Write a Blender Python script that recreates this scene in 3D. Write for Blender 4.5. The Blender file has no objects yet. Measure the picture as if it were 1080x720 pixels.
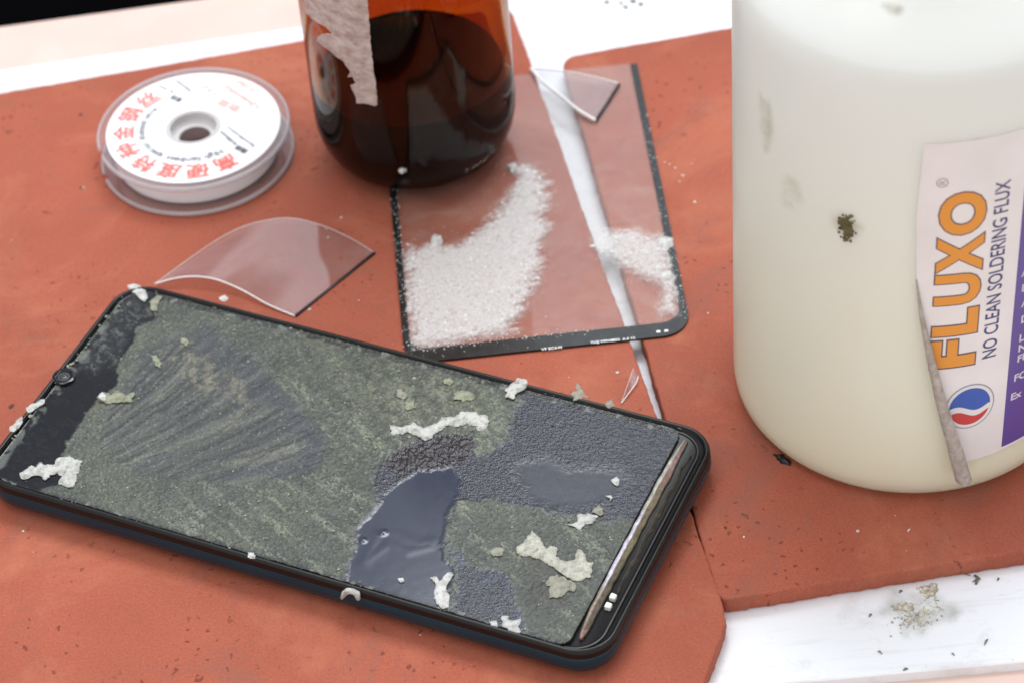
import bpy, bmesh, math, random
import numpy as np
from mathutils import Vector, Matrix
from mathutils.geometry import tessellate_polygon

S = 0.001                       # everything below is written in millimetres
MAT = 5.0                       # top of the rubber mats above the white board
rng = np.random.default_rng(7)
random.seed(7)
sc = bpy.context.scene
C = sc.collection

# ------------------------------------------------------------------ camera
F, PITCH, ROLL, CAMH = 2844.93, 0.753843, -0.0834188, 467.0136
CAM = np.array([0.0, -540.0, CAMH])
_fw = np.array([0, math.cos(PITCH), -math.sin(PITCH)])
_rt = np.array([1.0, 0, 0]); _up = np.cross(_rt, _fw)
RT = math.cos(ROLL) * _rt + math.sin(ROLL) * _up
UP = -math.sin(ROLL) * _rt + math.cos(ROLL) * _up
cd = bpy.data.cameras.new('camera'); cam = bpy.data.objects.new('camera', cd); C.objects.link(cam)
cd.sensor_width = 36; cd.lens = F / 1080 * 36
cd.clip_start = 0.01; cd.clip_end = 50
M3 = Matrix((RT, UP, -_fw)).transposed()
cam.matrix_world = Matrix.Translation(Vector((CAM + [0, 0, MAT]) * S)) @ M3.to_4x4()
cd.dof.use_dof = True; cd.dof.focus_distance = 0.628; cd.dof.aperture_fstop = 17
sc.camera = cam

# ------------------------------------------------------------------ light
w = bpy.data.worlds.new('World'); sc.world = w; w.use_nodes = True
wt = w.node_tree; wt.nodes.clear()
wo = wt.nodes.new('ShaderNodeOutputWorld'); wb = wt.nodes.new('ShaderNodeBackground')
tc = wt.nodes.new('ShaderNodeTexCoord'); sx = wt.nodes.new('ShaderNodeSeparateXYZ')
wt.links.new(tc.outputs['Generated'], sx.inputs[0])
mr = wt.nodes.new('ShaderNodeMapRange'); mr.inputs['From Min'].default_value = -0.5; mr.inputs['From Max'].default_value = 0.85
wt.links.new(sx.outputs['Y'], mr.inputs['Value'])
cr = wt.nodes.new('ShaderNodeValToRGB')      # a room: bright behind the camera, dimmer beyond the bench
cr.color_ramp.elements[0].color = (0.97, 0.96, 0.93, 1)
cr.color_ramp.elements[1].color = (0.46, 0.49, 0.57, 1)
wt.links.new(mr.outputs[0], cr.inputs[0])
def wramp(sock, a, b, lo, hi):               # smooth step on one axis of the direction
    m = wt.nodes.new('ShaderNodeMapRange'); m.interpolation_type = 'SMOOTHSTEP'
    for k, v in (('From Min', a), ('From Max', b), ('To Min', lo), ('To Max', hi)): m.inputs[k].default_value = v
    wt.links.new(sock, m.inputs['Value']); return m.outputs[0]
def wmul(a, b):
    m = wt.nodes.new('ShaderNodeMath'); m.operation = 'MULTIPLY'; wt.links.new(a, m.inputs[0]); wt.links.new(b, m.inputs[1]); return m.outputs[0]
# unseen bright patch added to the world for reflections, faded at its borders
refl_patch = wmul(wmul(wramp(sx.outputs['X'], -.10, -.03, 0, 1), wramp(sx.outputs['X'], .45, .55, 1, 0)),
           wmul(wmul(wramp(sx.outputs['Z'], .715, .750, 1, 0), wramp(sx.outputs['Z'], .40, .50, 0, 1)), wramp(sx.outputs['Y'], .2, .4, 0, 1)))
wm = wt.nodes.new('ShaderNodeMixRGB'); wt.links.new(refl_patch, wm.inputs[0]); wt.links.new(cr.outputs[0], wm.inputs[1]); wm.inputs[2].default_value = (1.4, 1.5, 1.65, 1)
wt.links.new(wm.outputs[0], wb.inputs['Color'])
wb.inputs['Strength'].default_value = 1.06
wt.links.new(wb.outputs[0], wo.inputs['Surface'])

def area(name, loc, aim, size, energy, col):
    l = bpy.data.lights.new(name, 'AREA'); l.shape = 'RECTANGLE'; l.size = size[0] * S; l.size_y = size[1] * S
    l.energy = energy; l.color = col
    o = bpy.data.objects.new(name, l); C.objects.link(o)
    o.location = Vector(loc) * S
    o.rotation_euler = (Vector(aim) - Vector(loc)).to_track_quat('-Z', 'Y').to_euler()
    return o
area('window_light', (200, 430, 1120), (0, 60, 0), (800, 380), 11.5, (0.95, 0.98, 1.0))
area('ceiling_light', (-350, 60, 1250), (0, 0, 0), (900, 400), 4.0, (1.0, 0.98, 0.95))

sc.view_settings.view_transform = 'Standard'; sc.view_settings.look = 'None'
sc.view_settings.exposure = 0.0; sc.view_settings.gamma = 1
cy = sc.cycles
cy.use_denoising = True; cy.max_bounces = 16; cy.transparent_max_bounces = 24
cy.transmission_bounces = 12; cy.glossy_bounces = 6
cy.caustics_reflective = False; cy.caustics_refractive = False; cy.sample_clamp_indirect = 8

# ------------------------------------------------------------------ helpers: positions measured on the real planes
def ray(u, v):
    return _fw + (u - 540) / F * RT + (360 - v) / F * UP
def at(u, v, z=0.0):
    """point of the bench at height z above the mats; returned with z above the board"""
    d = ray(u, v); t = (z - CAMH) / d[2]
    p = CAM + t * d
    return np.array([p[0], p[1], z + MAT])
def ats(pts, z=0.0):
    return np.array([at(u, v, z) for u, v in pts])

# ------------------------------------------------------------------ helpers: objects
WL = {}
def thing(name, loc, label, cat, group=None):
    o = bpy.data.objects.new(name, None); C.objects.link(o)
    o.empty_display_size = 0.01
    loc = np.array(loc, float); o.location = Vector(loc * S); WL[o] = loc
    o['label'] = label; o['category'] = cat
    if group: o['group'] = group
    return o
def build(name, V, Fc, mat, parent=None, smooth=True, loc=None, label=None, cat=None, group=None, kind=None, auto=None):
    V = np.asarray(V, float)
    if parent is not None: base = WL[parent]
    else: base = np.array(loc if loc is not None else [V[:, 0].mean(), V[:, 1].mean(), V[:, 2].min()], float)
    me = bpy.data.meshes.new(name)
    me.from_pydata([tuple(p) for p in (V - base) * S], [], [tuple(int(i) for i in f) for f in Fc])
    me.validate(); me.update()
    o = bpy.data.objects.new(name, me); C.objects.link(o)
    WL[o] = base
    if parent is not None: o.parent = parent
    else: o.location = Vector(base * S)
    mats = mat if isinstance(mat, (list, tuple)) else [mat]
    for m in mats: me.materials.append(m)
    if smooth: me.shade_smooth()
    if auto is not None:
        me.set_sharp_from_angle(angle=math.radians(auto))
    if label: o['label'] = label
    if cat: o['category'] = cat
    if group: o['group'] = group
    if kind: o['kind'] = kind
    return o
def join(parts):
    V, Fc, n = [], [], 0
    for v, f in parts:
        v = np.asarray(v, float); V.append(v); Fc += [tuple(i + n for i in g) for g in f]; n += len(v)
    return np.concatenate(V), Fc

def area2(P):
    x, y = P[:, 0], P[:, 1]; return 0.5 * np.sum(x * np.roll(y, -1) - np.roll(x, -1) * y)
def ccw(P):
    P = np.asarray(P, float)[:, :2]
    return P if area2(P) > 0 else P[::-1].copy()
def dense(P, step):
    out = []
    for i in range(len(P)):
        a, b = P[i], P[(i + 1) % len(P)]; n = max(1, int(np.linalg.norm(b - a) / step))
        for k in range(n): out.append(a + (b - a) * k / n)
    return np.array(out)
def roundpoly(P, rad, seg=8):
    P = ccw(P); out = []; n = len(P)
    rad = rad if hasattr(rad, '__len__') else [rad] * n
    for i in range(n):
        p, a, b = P[i], P[i - 1], P[(i + 1) % n]
        da = (a - p) / np.linalg.norm(a - p); db = (b - p) / np.linalg.norm(b - p)
        ang = math.acos(max(-1, min(1, da @ db))); r = rad[i]
        if r <= 0 or ang > 3.1: out.append(p); continue
        d = min(r / math.tan(ang / 2), 0.45 * np.linalg.norm(a - p), 0.45 * np.linalg.norm(b - p))
        r = d * math.tan(ang / 2)
        cen = p + (da + db) / np.linalg.norm(da + db) * (r / math.sin(ang / 2))
        s, e = p + da * d, p + db * d
        a0 = math.atan2(*(s - cen)[::-1]); a1 = math.atan2(*(e - cen)[::-1])
        while a1 - a0 > math.pi: a1 -= 2 * math.pi
        while a1 - a0 < -math.pi: a1 += 2 * math.pi
        for k in range(seg + 1):
            t = a0 + (a1 - a0) * k / seg; out.append(cen + r * np.array([math.cos(t), math.sin(t)]))
    return np.array(out)
def normals2(P):
    e = np.roll(P, -1, 0) - P; e /= np.linalg.norm(e, axis=1)[:, None] + 1e-12
    n = np.stack([e[:, 1], -e[:, 0]], -1); n = n + np.roll(n, 1, 0)
    l = np.linalg.norm(n, axis=1)[:, None]; n = n / (l + 1e-9)
    return n / np.maximum(0.5, l / 2)          # outward for ccw
def loft(P, prof, cap_top=True, cap_bot=True, jitter=None):
    """P: ccw outline, prof: list of (inset, z)"""
    N = normals2(P); n = len(P); V, Fc = [], []
    for k, (ins, z) in enumerate(prof):
        Q = P - N * ins
        if jitter is not None: Q = Q + N * jitter[k][:, None]
        V.append(np.column_stack([Q, np.full(n, z)]))
    V = np.concatenate(V)
    for k in range(len(prof) - 1):
        for i in range(n):
            j = (i + 1) % n; Fc.append((k * n + i, k * n + j, (k + 1) * n + j, (k + 1) * n + i))
    if cap_bot: Fc.append(tuple(range(n))[::-1])
    if cap_top: Fc.append(tuple((len(prof) - 1) * n + i for i in range(n)))
    return V, Fc
def lathe(cx, cy_, prof, seg=96, closed=False):
    V, Fc = [], []; m = len(prof)
    for r, z in prof:
        for i in range(seg):
            a = 2 * math.pi * i / seg; V.append((cx + r * math.cos(a), cy_ + r * math.sin(a), z))
    for k in range(m if closed else m - 1):
        k2 = (k + 1) % m
        for i in range(seg):
            j = (i + 1) % seg; Fc.append((k * seg + i, k * seg + j, k2 * seg + j, k2 * seg + i))
    if not closed:
        if prof[0][0] > 1e-6: Fc.append(tuple(range(seg))[::-1])
        if prof[-1][0] > 1e-6: Fc.append(tuple((m - 1) * seg + i for i in range(seg)))
    return np.array(V), Fc
def tube(path, rad, seg=8):
    path = np.asarray(path, float); n = len(path); V, Fc = [], []
    rad = rad if hasattr(rad, '__len__') else [rad] * n
    for i in range(n):
        t = path[min(i + 1, n - 1)] - path[max(i - 1, 0)]; t /= np.linalg.norm(t) + 1e-9
        a = np.cross(t, [0, 0, 1]); 
        if np.linalg.norm(a) < 1e-3: a = np.array([1.0, 0, 0])
        a /= np.linalg.norm(a); b = np.cross(a, t)
        for k in range(seg):
            h = 2 * math.pi * k / seg; V.append(path[i] + rad[i] * (math.cos(h) * a + math.sin(h) * b))
    for i in range(n - 1):
        for k in range(seg):
            j = (k + 1) % seg; Fc.append((i * seg + k, i * seg + j, (i + 1) * seg + j, (i + 1) * seg + k))
    Fc.append(tuple(range(seg))[::-1]); Fc.append(tuple((n - 1) * seg + k for k in range(seg)))
    return np.array(V), Fc

# numpy value noise
_tab = np.random.default_rng(3).random((256, 256))
def vnoise(x, y):
    xi = np.floor(x).astype(int); yi = np.floor(y).astype(int); fx = x - xi; fy = y - yi
    fx = fx * fx * (3 - 2 * fx); fy = fy * fy * (3 - 2 * fy)
    g = lambda a, b: _tab[a & 255, b & 255]
    return (g(xi, yi) * (1 - fx) + g(xi + 1, yi) * fx) * (1 - fy) + (g(xi, yi + 1) * (1 - fx) + g(xi + 1, yi + 1) * fx) * fy
def fbm(x, y, o=4):
    s, a, t = 0, 1.0, 0
    for k in range(o):
        s = s + a * vnoise(x * 2 ** k + 17.3 * k, y * 2 ** k + 5.1 * k); t += a; a *= .5
    return s / t
def sdist(P, X, Y):
    """signed distance to polygon, positive inside"""
    P = np.asarray(P, float)[:, :2]; ins = np.zeros(X.shape, bool); d = np.full(X.shape, 1e9)
    for i in range(len(P)):
        a, b = P[i], P[(i + 1) % len(P)]; e = b - a
        t = np.clip(((X - a[0]) * e[0] + (Y - a[1]) * e[1]) / (e @ e + 1e-12), 0, 1)
        d = np.minimum(d, np.hypot(X - a[0] - t * e[0], Y - a[1] - t * e[1]))
        c = ((a[1] > Y) != (b[1] > Y)) & (X < (b[0] - a[0]) * (Y - a[1]) / (b[1] - a[1] + 1e-12) + a[0]); ins ^= c
    return np.where(ins, d, -d)
def sstep(x, a, b):
    t = np.clip((x - a) / (b - a), 0, 1); return t * t * (3 - 2 * t)
def mix(a, b, m):
    m = np.asarray(m)[..., None]; return a * (1 - m) + np.asarray(b) * m

# ------------------------------------------------------------------ helpers: materials
class NT:
    def __init__(s, name):
        s.m = bpy.data.materials.new(name); s.m.use_nodes = True; s.t = s.m.node_tree; s.t.nodes.clear()
        s.out = s.t.nodes.new('ShaderNodeOutputMaterial')
    def n(s, typ, **kw):
        nd = s.t.nodes.new('ShaderNode' + typ)
        for k, v in kw.items():
            if hasattr(nd, k) and k not in nd.inputs: setattr(nd, k, v)
            else: s.set(nd, k, v)
        return nd
    def set(s, nd, k, v):
        i = nd.inputs[k]
        if isinstance(v, bpy.types.NodeSocket): s.t.links.new(v, i)
        elif isinstance(v, (tuple, list)) and i.type == 'RGBA' and len(v) == 3: i.default_value = (*v, 1)
        else: i.default_value = v
    def obj(s): return s.n('TexCoord').outputs['Object']
    def noise(s, scale, detail=3, rough=.5, vec=None, dist=0):
        nd = s.n('TexNoise'); nd.inputs['Scale'].default_value = scale; nd.inputs['Detail'].default_value = detail
        nd.inputs['Roughness'].default_value = rough; nd.inputs['Distortion'].default_value = dist
        s.t.links.new(vec or s.obj(), nd.inputs['Vector']); return nd.outputs['Fac']
    def ramp(s, f, a, b, ca=(0, 0, 0), cb=(1, 1, 1)):
        nd = s.n('ValToRGB'); e = nd.color_ramp.elements; e[0].position = a; e[1].position = b
        e[0].color = (*ca, 1); e[1].color = (*cb, 1); s.t.links.new(f, nd.inputs[0]); return nd.outputs[0]
    def mixc(s, f, a, b, mode='MIX'):
        nd = s.n('MixRGB'); nd.blend_type = mode
        for k, v in (('Fac', f), ('Color1', a), ('Color2', b)): s.set(nd, k, v)
        return nd.outputs[0]
    def math(s, op, a, b=0.0, clamp=False):
        nd = s.n('Math'); nd.operation = op; nd.use_clamp = clamp
        for i, v in ((0, a), (1, b)):
            if isinstance(v, bpy.types.NodeSocket): s.t.links.new(v, nd.inputs[i])
            else: nd.inputs[i].default_value = v
        return nd.outputs[0]
    def bump(s, h, strength, dist, normal=None):
        nd = s.n('Bump'); nd.inputs['Strength'].default_value = strength; nd.inputs['Distance'].default_value = dist
        s.t.links.new(h, nd.inputs['Height'])
        if normal is not None: s.t.links.new(normal, nd.inputs['Normal'])
        return nd.outputs[0]
    def done(s, sh):
        s.t.links.new(sh, s.out.inputs['Surface']); return s.m
def princ(T, **kw):
    nd = T.n('BsdfPrincipled')
    for k, v in kw.items(): T.set(nd, k.replace('_', ' '), v)
    return nd.outputs[0]
def simple(name, col, rough=.5, noise=None, bump=None, spec=.5, **kw):
    T = NT(name); c = col
    if noise:
        sc_, amt = noise
        c = T.mixc(T.ramp(T.noise(sc_, 4), .3, .7), tuple(x * (1 - amt) for x in col), tuple(min(1, x * (1 + amt)) for x in col))
    k = dict(Base_Color=c, Roughness=rough); k.update(kw); k['Specular IOR Level'] = spec
    if bump: k['Normal'] = T.bump(T.noise(bump[0], 4), bump[1], bump[2] * S)
    return T.done(princ(T, **k))
def pane(name, tint=(1, 1, 1), veil=0.0, veilc=(.9, .9, .9), rough=.02, f0=.045, smear=0.0):
    """thin clear sheet: light goes straight through, Schlick reflection on both faces"""
    T = NT(name)
    lw = T.n('LayerWeight'); lw.inputs['Blend'].default_value = .5
    fac = T.math('ADD', T.math('MULTIPLY', T.math('POWER', lw.outputs['Facing'], 5.0), 1 - f0), f0, True)
    tr = T.n('BsdfTransparent', Color=tint); gl = T.n('BsdfGlossy', Roughness=rough)
    a = T.n('MixShader'); T.set(a, 0, fac); T.set(a, 1, tr.outputs[0]); T.set(a, 2, gl.outputs[0]); r = a.outputs[0]
    if veil > 0:
        d = T.n('BsdfDiffuse', Color=veilc); t2 = T.n('BsdfTranslucent', Color=veilc)
        m = T.n('MixShader'); T.set(m, 0, .5); T.set(m, 1, d.outputs[0]); T.set(m, 2, t2.outputs[0])
        v = veil
        if smear > 0:
            mp = T.n('Mapping'); T.set(mp, 'Vector', T.obj()); mp.inputs['Rotation'].default_value = (0, 0, -.9); mp.inputs['Scale'].default_value = (40, 420, 1)
            st = T.ramp(T.noise(1, 4, .6, mp.outputs[0]), .5, .75)
            v = T.math('ADD', T.math('MULTIPLY', T.math('ADD', T.math('MULTIPLY', st, .5), T.ramp(T.noise(60, 5, .6, dist=1.5), .4, .75)), smear), veil)
        b = T.n('MixShader'); T.set(b, 0, v); T.set(b, 1, r); T.set(b, 2, m.outputs[0]); r = b.outputs[0]
    return T.done(r)

# rubber mat
def mat_rubber(name, tone):
    T = NT(name); oc = T.obj()
    big = T.ramp(T.noise(14, 4, .6), .3, .72); mid = T.ramp(T.noise(120, 4, .6), .35, .7); fine = T.noise(1600, 3, .7)
    base = T.mixc(big, tuple(x * .82 for x in tone), tuple(x * 1.10 for x in tone))
    base = T.mixc(T.math('MULTIPLY', mid, .25), base, (tone[0] * 1.1, tone[1] * 1.25, tone[2] * 1.3))
    base = T.mixc(.6, base, T.ramp(fine, .3, .7, (.55, .5, .5), (1, 1, 1)), 'MULTIPLY')
    def pits(scale, size, keep, seedoff):
        mp = T.n('Mapping'); T.set(mp, 'Vector', oc); mp.inputs['Location'].default_value = (seedoff, seedoff * .7, 0)
        nz = T.n('TexNoise'); nz.inputs['Scale'].default_value = scale * 2.5; T.set(nz, 'Vector', mp.outputs[0])
        ad = T.n('MixRGB'); ad.blend_type = 'ADD'; T.set(ad, 'Fac', .9 / scale); T.set(ad, 'Color1', mp.outputs[0]); T.set(ad, 'Color2', nz.outputs['Color'])
        vo = T.n('TexVoronoi'); vo.voronoi_dimensions = '2D'; vo.inputs['Scale'].default_value = scale; T.set(vo, 'Vector', ad.outputs[0])
        near = T.math('LESS_THAN', vo.outputs['Distance'], size)
        sp = T.n('SeparateColor'); T.set(sp, 0, vo.outputs['Color'])
        var = T.math('LESS_THAN', sp.outputs[0], keep)
        return T.math('MULTIPLY', near, var)
    p = T.math('MAXIMUM', pits(150, .10, .17, 3.1), pits(430, .17, .14, 1.7))
    gate = T.ramp(T.noise(28, 3), .46, .56)
    p = T.math('MULTIPLY', p, gate)
    col = T.mixc(T.math('MULTIPLY', p, .7), base, (.13, .024, .015))
    # grey rubbed-in dirt
    dirt = T.math('MULTIPLY', T.ramp(T.noise(30, 6, .75, dist=.8), .52, .74), .6)
    col = T.mixc(dirt, col, (.22, .10, .075))
    col = T.mixc(T.math('MULTIPLY', T.ramp(T.noise(22, 5, .7, dist=.8), .5, .75), .5), col, (.54, .20, .115))
    h = T.math('SUBTRACT', T.math('ADD', T.math('MULTIPLY', fine, .3), T.math('MULTIPLY', mid, .3)), p)
    return T.done(princ(T, Base_Color=col, Roughness=.78, Normal=T.bump(h, .7, .25 * S), **{'Specular IOR Level': .3}))
RED = (.42, .110, .064)
m_mat = mat_rubber('red_rubber', RED)

# ------------------------------------------------------------------ setting
T = NT('dark_floor')
m_floor = T.done(princ(T, Base_Color=T.mixc(T.noise(3), (.002, .002, .0025), (.004, .004, .0045)), Roughness=1.0, **{'Specular IOR Level': 0.0}))
build('floor', [(-6000, -6000, -760), (6000, -6000, -760), (6000, 6000, -760), (-6000, 6000, -760)], [(0, 1, 2, 3)], m_floor, kind='structure')
# white laminated board with rubbed grain
def mat_board():
    T = NT('white_laminate'); oc = T.obj()
    mp = T.n('Mapping'); T.set(mp, 'Vector', oc); mp.inputs['Scale'].default_value = (26, 260, 1)
    g = T.ramp(T.noise(1, 5, .65, mp.outputs[0]), .54, .72)
    sp = T.ramp(T.noise(420, 4, .7), .70, .76)
    c = T.mixc(T.math('MULTIPLY', g, .45), (.79, .82, .88), (.52, .49, .44))
    c = T.mixc(T.math('MULTIPLY', T.ramp(T.noise(60, 5, .75), .54, .68), .38), c, (.50, .50, .47))
    c = T.mixc(T.math('MULTIPLY', T.ramp(T.noise(260, 5, .75), .66, .72), .6), c, (.25, .23, .20))
    return T.done(princ(T, Base_Color=c, Roughness=.42, Normal=T.bump(g, .15, .1 * S)))
def mat_pink():
    T = NT('pink_laminate')
    c = T.mixc(T.ramp(T.noise(45, 4, .6), .35, .7), (.72, .53, .47), (.76, .58, .52))
    c = T.mixc(T.math('MULTIPLY', T.ramp(T.noise(180, 5, .7, dist=1), .66, .72), .5), c, (.52, .36, .33))
    return T.done(princ(T, Base_Color=c, Roughness=.45))
bk0, bk1 = at(0, 26, -8), at(190, 0, -8)
d = (bk1 - bk0)[:2]; d /= np.linalg.norm(d); nrm = np.array([d[1], -d[0]])
p0 = bk0[:2] - d * 500; p1 = bk0[:2] + d * 900
tab = roundpoly([p0, p1, p1 + nrm * 620, p0 + nrm * 620], 4)
build('table', *loft(tab, [(0.8, -28), (0, -27), (0, -5), (.5, -3.6), (1.5, -3)]), mat_pink(), kind='structure', auto=40)
w0, w1 = at(0, 74, -5), at(320, 28, -5); f0_, f1_ = at(830, 720, -5), at(1080, 697, -5)
dw = (w1 - w0)[:2]; dw /= np.linalg.norm(dw); df = (f1_ - f0_)[:2]; df /= np.linalg.norm(df)
bd = ccw([w0[:2] - dw * 420, w0[:2] + dw * 620, f0_[:2] + df * 420, f0_[:2] - df * 560])
build('white_board', *loft(bd, [(0, -2.99), (0, -.3), (.3, 0)]), mat_board(), auto=40,
      label='flat white scuffed board lying on the pink table under both red mats', cat='board')

def mat_slab(name, pts, rad, label, ztop=MAT):
    P = dense(roundpoly(pts, rad), 1.1); n = len(P)
    L = np.cumsum(np.linalg.norm(P - np.roll(P, 1, 0), axis=1))
    rough = (vnoise(L / 2.2, L * 0 + 3) - .5) * .3 + (vnoise(L / .9, L * 0 + 9) - .5) * .2
    wave = (vnoise(L / 40, L * 0) - .5) * .3
    J = []
    prof = [(.5, .02), (.1, .5), (.2, 1.6), (-.05, 2.8), (.1, 3.9), (.1, ztop - .4), (.28, ztop - .12), (.6, ztop), (1.3, ztop)]
    for k in range(len(prof)):
        a = 1 if k < 6 else (.6 if k == 6 else .3 if k == 7 else 0)
        J.append(wave * (1 if k < 8 else .8) + a * (rough + (rng.random(n) - .5) * .18))
    V, Fc = loft(P, prof, jitter=J)
    return build(name, V, Fc, m_mat, label=label, cat='mat', group='red rubber mats', auto=50)
A = at(757, 634)[:2]; B = at(1078, 581)[:2]; D = at(590, 61)[:2]; E_ = at(773, 28)[:2]
df2 = (B - A) / np.linalg.norm(B - A); db = (E_ - D) / np.linalg.norm(E_ - D)
A = A + (A - D) / np.linalg.norm(A - D) * .0
mat_slab('rubber_mat', [A + df2 * .2, A + df2 * 210, D + db * 225, D + db * .2], [3, 3, 3, 5],
         'brick red rubber mat under the big plastic bottle, its front edge showing')
l0, l1, lb = at(0, 97)[:2], at(320, 41)[:2], at(546, 8)[:2]
dl = (l1 - l0) / np.linalg.norm(l1 - l0)
top_r = at(537.5, 4)[:2]; k0 = at(761.2, 629)[:2]; k1 = at(766, 655)[:2]; k2 = at(742, 722)[:2]
kd = (k2 - k1) / np.linalg.norm(k2 - k1)
mat_slab('rubber_mat', [l0 - dl * 130, top_r, k0, k1, k1 + kd * 42, k1 + kd * 42 + np.array([-300., -28])], [2, 3, 8, 5, 5, 2],
         'brick red rubber mat under the phone, spool and brown bottle')

# ------------------------------------------------------------------ phone
TH = -0.46749684; PA = np.array([-97.451972, -15.915343])   # corner by the camera; 164 x 76 x 9
ds = np.array([math.cos(TH), math.sin(TH)]); dt = np.array([math.sin(TH), -math.cos(TH)])
def ph(s, t): return PA + s * ds + t * dt
def tost(u, v, z=8.6):
    p = at(u, v, z)[:2] - PA; return np.array([p @ ds, p @ dt])
def stp(pts, z=8.6): return np.array([tost(u, v, z) for u, v in pts])
PZ = MAT
phone = thing('smartphone', [*ph(82, 38), PZ], 'black smartphone with its cover glass removed and dried glue smeared over the display', 'phone')
def rr(s0, s1, t0, t1, r, seg=14):
    if not hasattr(r, '__len__'): r = [r] * 4
    P = np.array([ph(s0, t0), ph(s1, t0), ph(s1, t1), ph(s0, t1)])
    if area2(P) < 0: P = P[::-1]; r = r[::-1]
    return dense(roundpoly(P, r, seg), 2.0)
def mat_frame():
    T = NT('phone_back_shell')
    geo = T.n('NewGeometry')
    c = T.mixc(T.ramp(T.noise(25, 2), .3, .7), (.002, .024, .042), (.003, .040, .060))
    r = T.ramp(T.noise(300, 4, .6), .3, .8, (.16, .16, .16), (.30, .30, .30))
    return T.done(princ(T, Base_Color=c, Roughness=r, **{'Specular IOR Level': .32}))
m_shell = mat_frame()
m_black = simple('black_plastic', (.0035, .0035, .004), .30, spec=.35, noise=(900, .4), bump=(700, .25, .05))
m_gloss = simple('black_gloss', (.004, .004, .005), .12)
out = rr(0, 163.3, .2, 76, 9.5)
build('back_shell', *loft(out, [(5.0, PZ + .05), (3.0, PZ + .35), (1.6, PZ + 1.1), (.6, PZ + 2.5), (.1, PZ + 4.4), (.12, PZ + 5.9), (.42, PZ + 6.5)], cap_top=False), m_shell, phone)
fr = loft(out, [(.46, PZ + 6.5), (.3, PZ + 6.62), (.22, PZ + 7.0), (.28, PZ + 7.9), (.55, PZ + 8.7), (.95, PZ + 9.0), (1.35, PZ + 9.0), (1.6, PZ + 8.75), (1.68, PZ + 7.9), (2.4, PZ + 7.55)], cap_bot=False)
build('frame', *fr, m_black, phone)
# inner ledge ring at the chin end
led = rr(1.9, 160.4, 1.9, 74.1, 7.6)
led2 = loft(led, [(0, PZ + 7.3), (0, PZ + 7.75), (.2, PZ + 7.85), (.9, PZ + 7.85), (1.0, PZ + 7.7), (1.0, PZ + 7.45)], cap_bot=False, cap_top=False)
build('inner_rim', *led2, m_black, phone)

# --- display plate with the glue film on it
SX0, SX1, SY0, SY1 = 2.3, 153.9, 2.2, 73.9
step = .3
gs = np.arange(SX0, SX1 + .01, step); gt = np.arange(SY0, SY1 + .01, step)
Sg, Tg = np.meshgrid(gs, gt, indexing='ij')
# rounded corners: squeeze grid near corners
def corner_pull(Sg, Tg, r, rr_=3.0):
    X, Y = Sg.copy(), Tg.copy()
    cx, cy_ = (SX0 + SX1) / 2, (SY0 + SY1) / 2; hx, hy = (SX1 - SX0) / 2, (SY1 - SY0) / 2
    for sx_ in (-1, 1):
        rad = r if sx_ < 0 else rr_
        for sy_ in (-1, 1):
            ax = (X - cx) * sx_ - (hx - rad); ay = (Y - cy_) * sy_ - (hy - rad)
            m = (ax > 0) & (ay > 0)
            mx = np.maximum(ax, ay); ln = np.hypot(ax, ay) + 1e-9
            k = np.where(m, mx / ln, 1)
            X = np.where(m, cx + sx_ * (hx - rad + ax * k), X); Y = np.where(m, cy_ + sy_ * (hy - rad + ay * k), Y)
    return X, Y
Sg, Tg = corner_pull(Sg, Tg, 7.2)
wx = (fbm(Sg / 3.0, Tg / 3.0, 4) - .5) * 5; wy = (fbm(Sg / 3.0 + 40, Tg / 3.0 + 9, 4) - .5) * 5
fx_ = (fbm(Sg / .9, Tg / .9 + 70, 3) - .5) * 1.6
def zone(px, soft=.35, warp=1.0, off=0.0):
    d_ = sdist(stp(px), Sg + wx * warp, Tg + wy * warp) + fx_ * warp + off
    return sstep(d_, -soft, soft)
black = zone([(186, 296), (172, 303), (160, 318), (165, 334), (140, 346), (139, 362), (127, 373), (123, 392), (122, 408), (104, 420), (90, 434), (80, 455), (66, 474), (62, 490), (80, 500), (52, 512), (30, 518), (-30, 520), (-30, 440), (80, 320), (130, 285)], .25, .6)
fan = zone([(215, 338), (262, 372), (300, 410), (340, 452), (347, 475), (330, 497), (250, 510), (150, 500), (100, 470), (120, 420), (150, 370)], 1.1, .5)
pool = zone([(415, 509), (445, 494), (476, 491), (488, 503), (481, 522), (471, 545), (471, 562), (464, 572), (478, 600), (475, 622), (470, 660), (420, 652), (360, 625), (369, 590), (377, 556), (392, 540), (404, 522)], .9, .4)
wetr = zone([(548, 412), (575, 405), (610, 408), (700, 445), (716, 462), (706, 500), (688, 548), (655, 545), (640, 552), (600, 548), (562, 545), (545, 536), (515, 530), (488, 532), (468, 560), (470, 590), (440, 560), (400, 540), (396, 500), (420, 470), (470, 455), (500, 452), (500, 478), (532, 466), (540, 440)], 1.5, .9)
wetb = zone([(476, 575), (500, 598), (530, 600), (548, 622), (552, 655), (600, 672), (570, 690), (480, 660)], 1.8, .8)
core2 = zone([(545, 486), (575, 482), (600, 492), (650, 492), (665, 505), (650, 522), (625, 532), (580, 536), (560, 527), (545, 505)], 2.5, .5)
patch = zone([(482, 528), (520, 524), (560, 536), (600, 542), (640, 552), (668, 545), (694, 545), (672, 600), (640, 670), (610, 680), (560, 668), (552, 640), (545, 612), (520, 598), (498, 592), (476, 572), (474, 545)], 1.3, .8)
dark = zone([(424, 466), (445, 470), (462, 460), (480, 452), (499, 449), (497, 468), (491, 489), (466, 490), (440, 494), (416, 499), (408, 485)], .5, .6)
hole = zone([(552, 580), (590, 590), (610, 605), (600, 640), (575, 650), (553, 630), (545, 600)], 2.5, .8)
topgreen = zone([(290, 330), (420, 350), (545, 400), (545, 440), (500, 480), (440, 450), (380, 420), (330, 380)], 6, .8)
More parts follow.
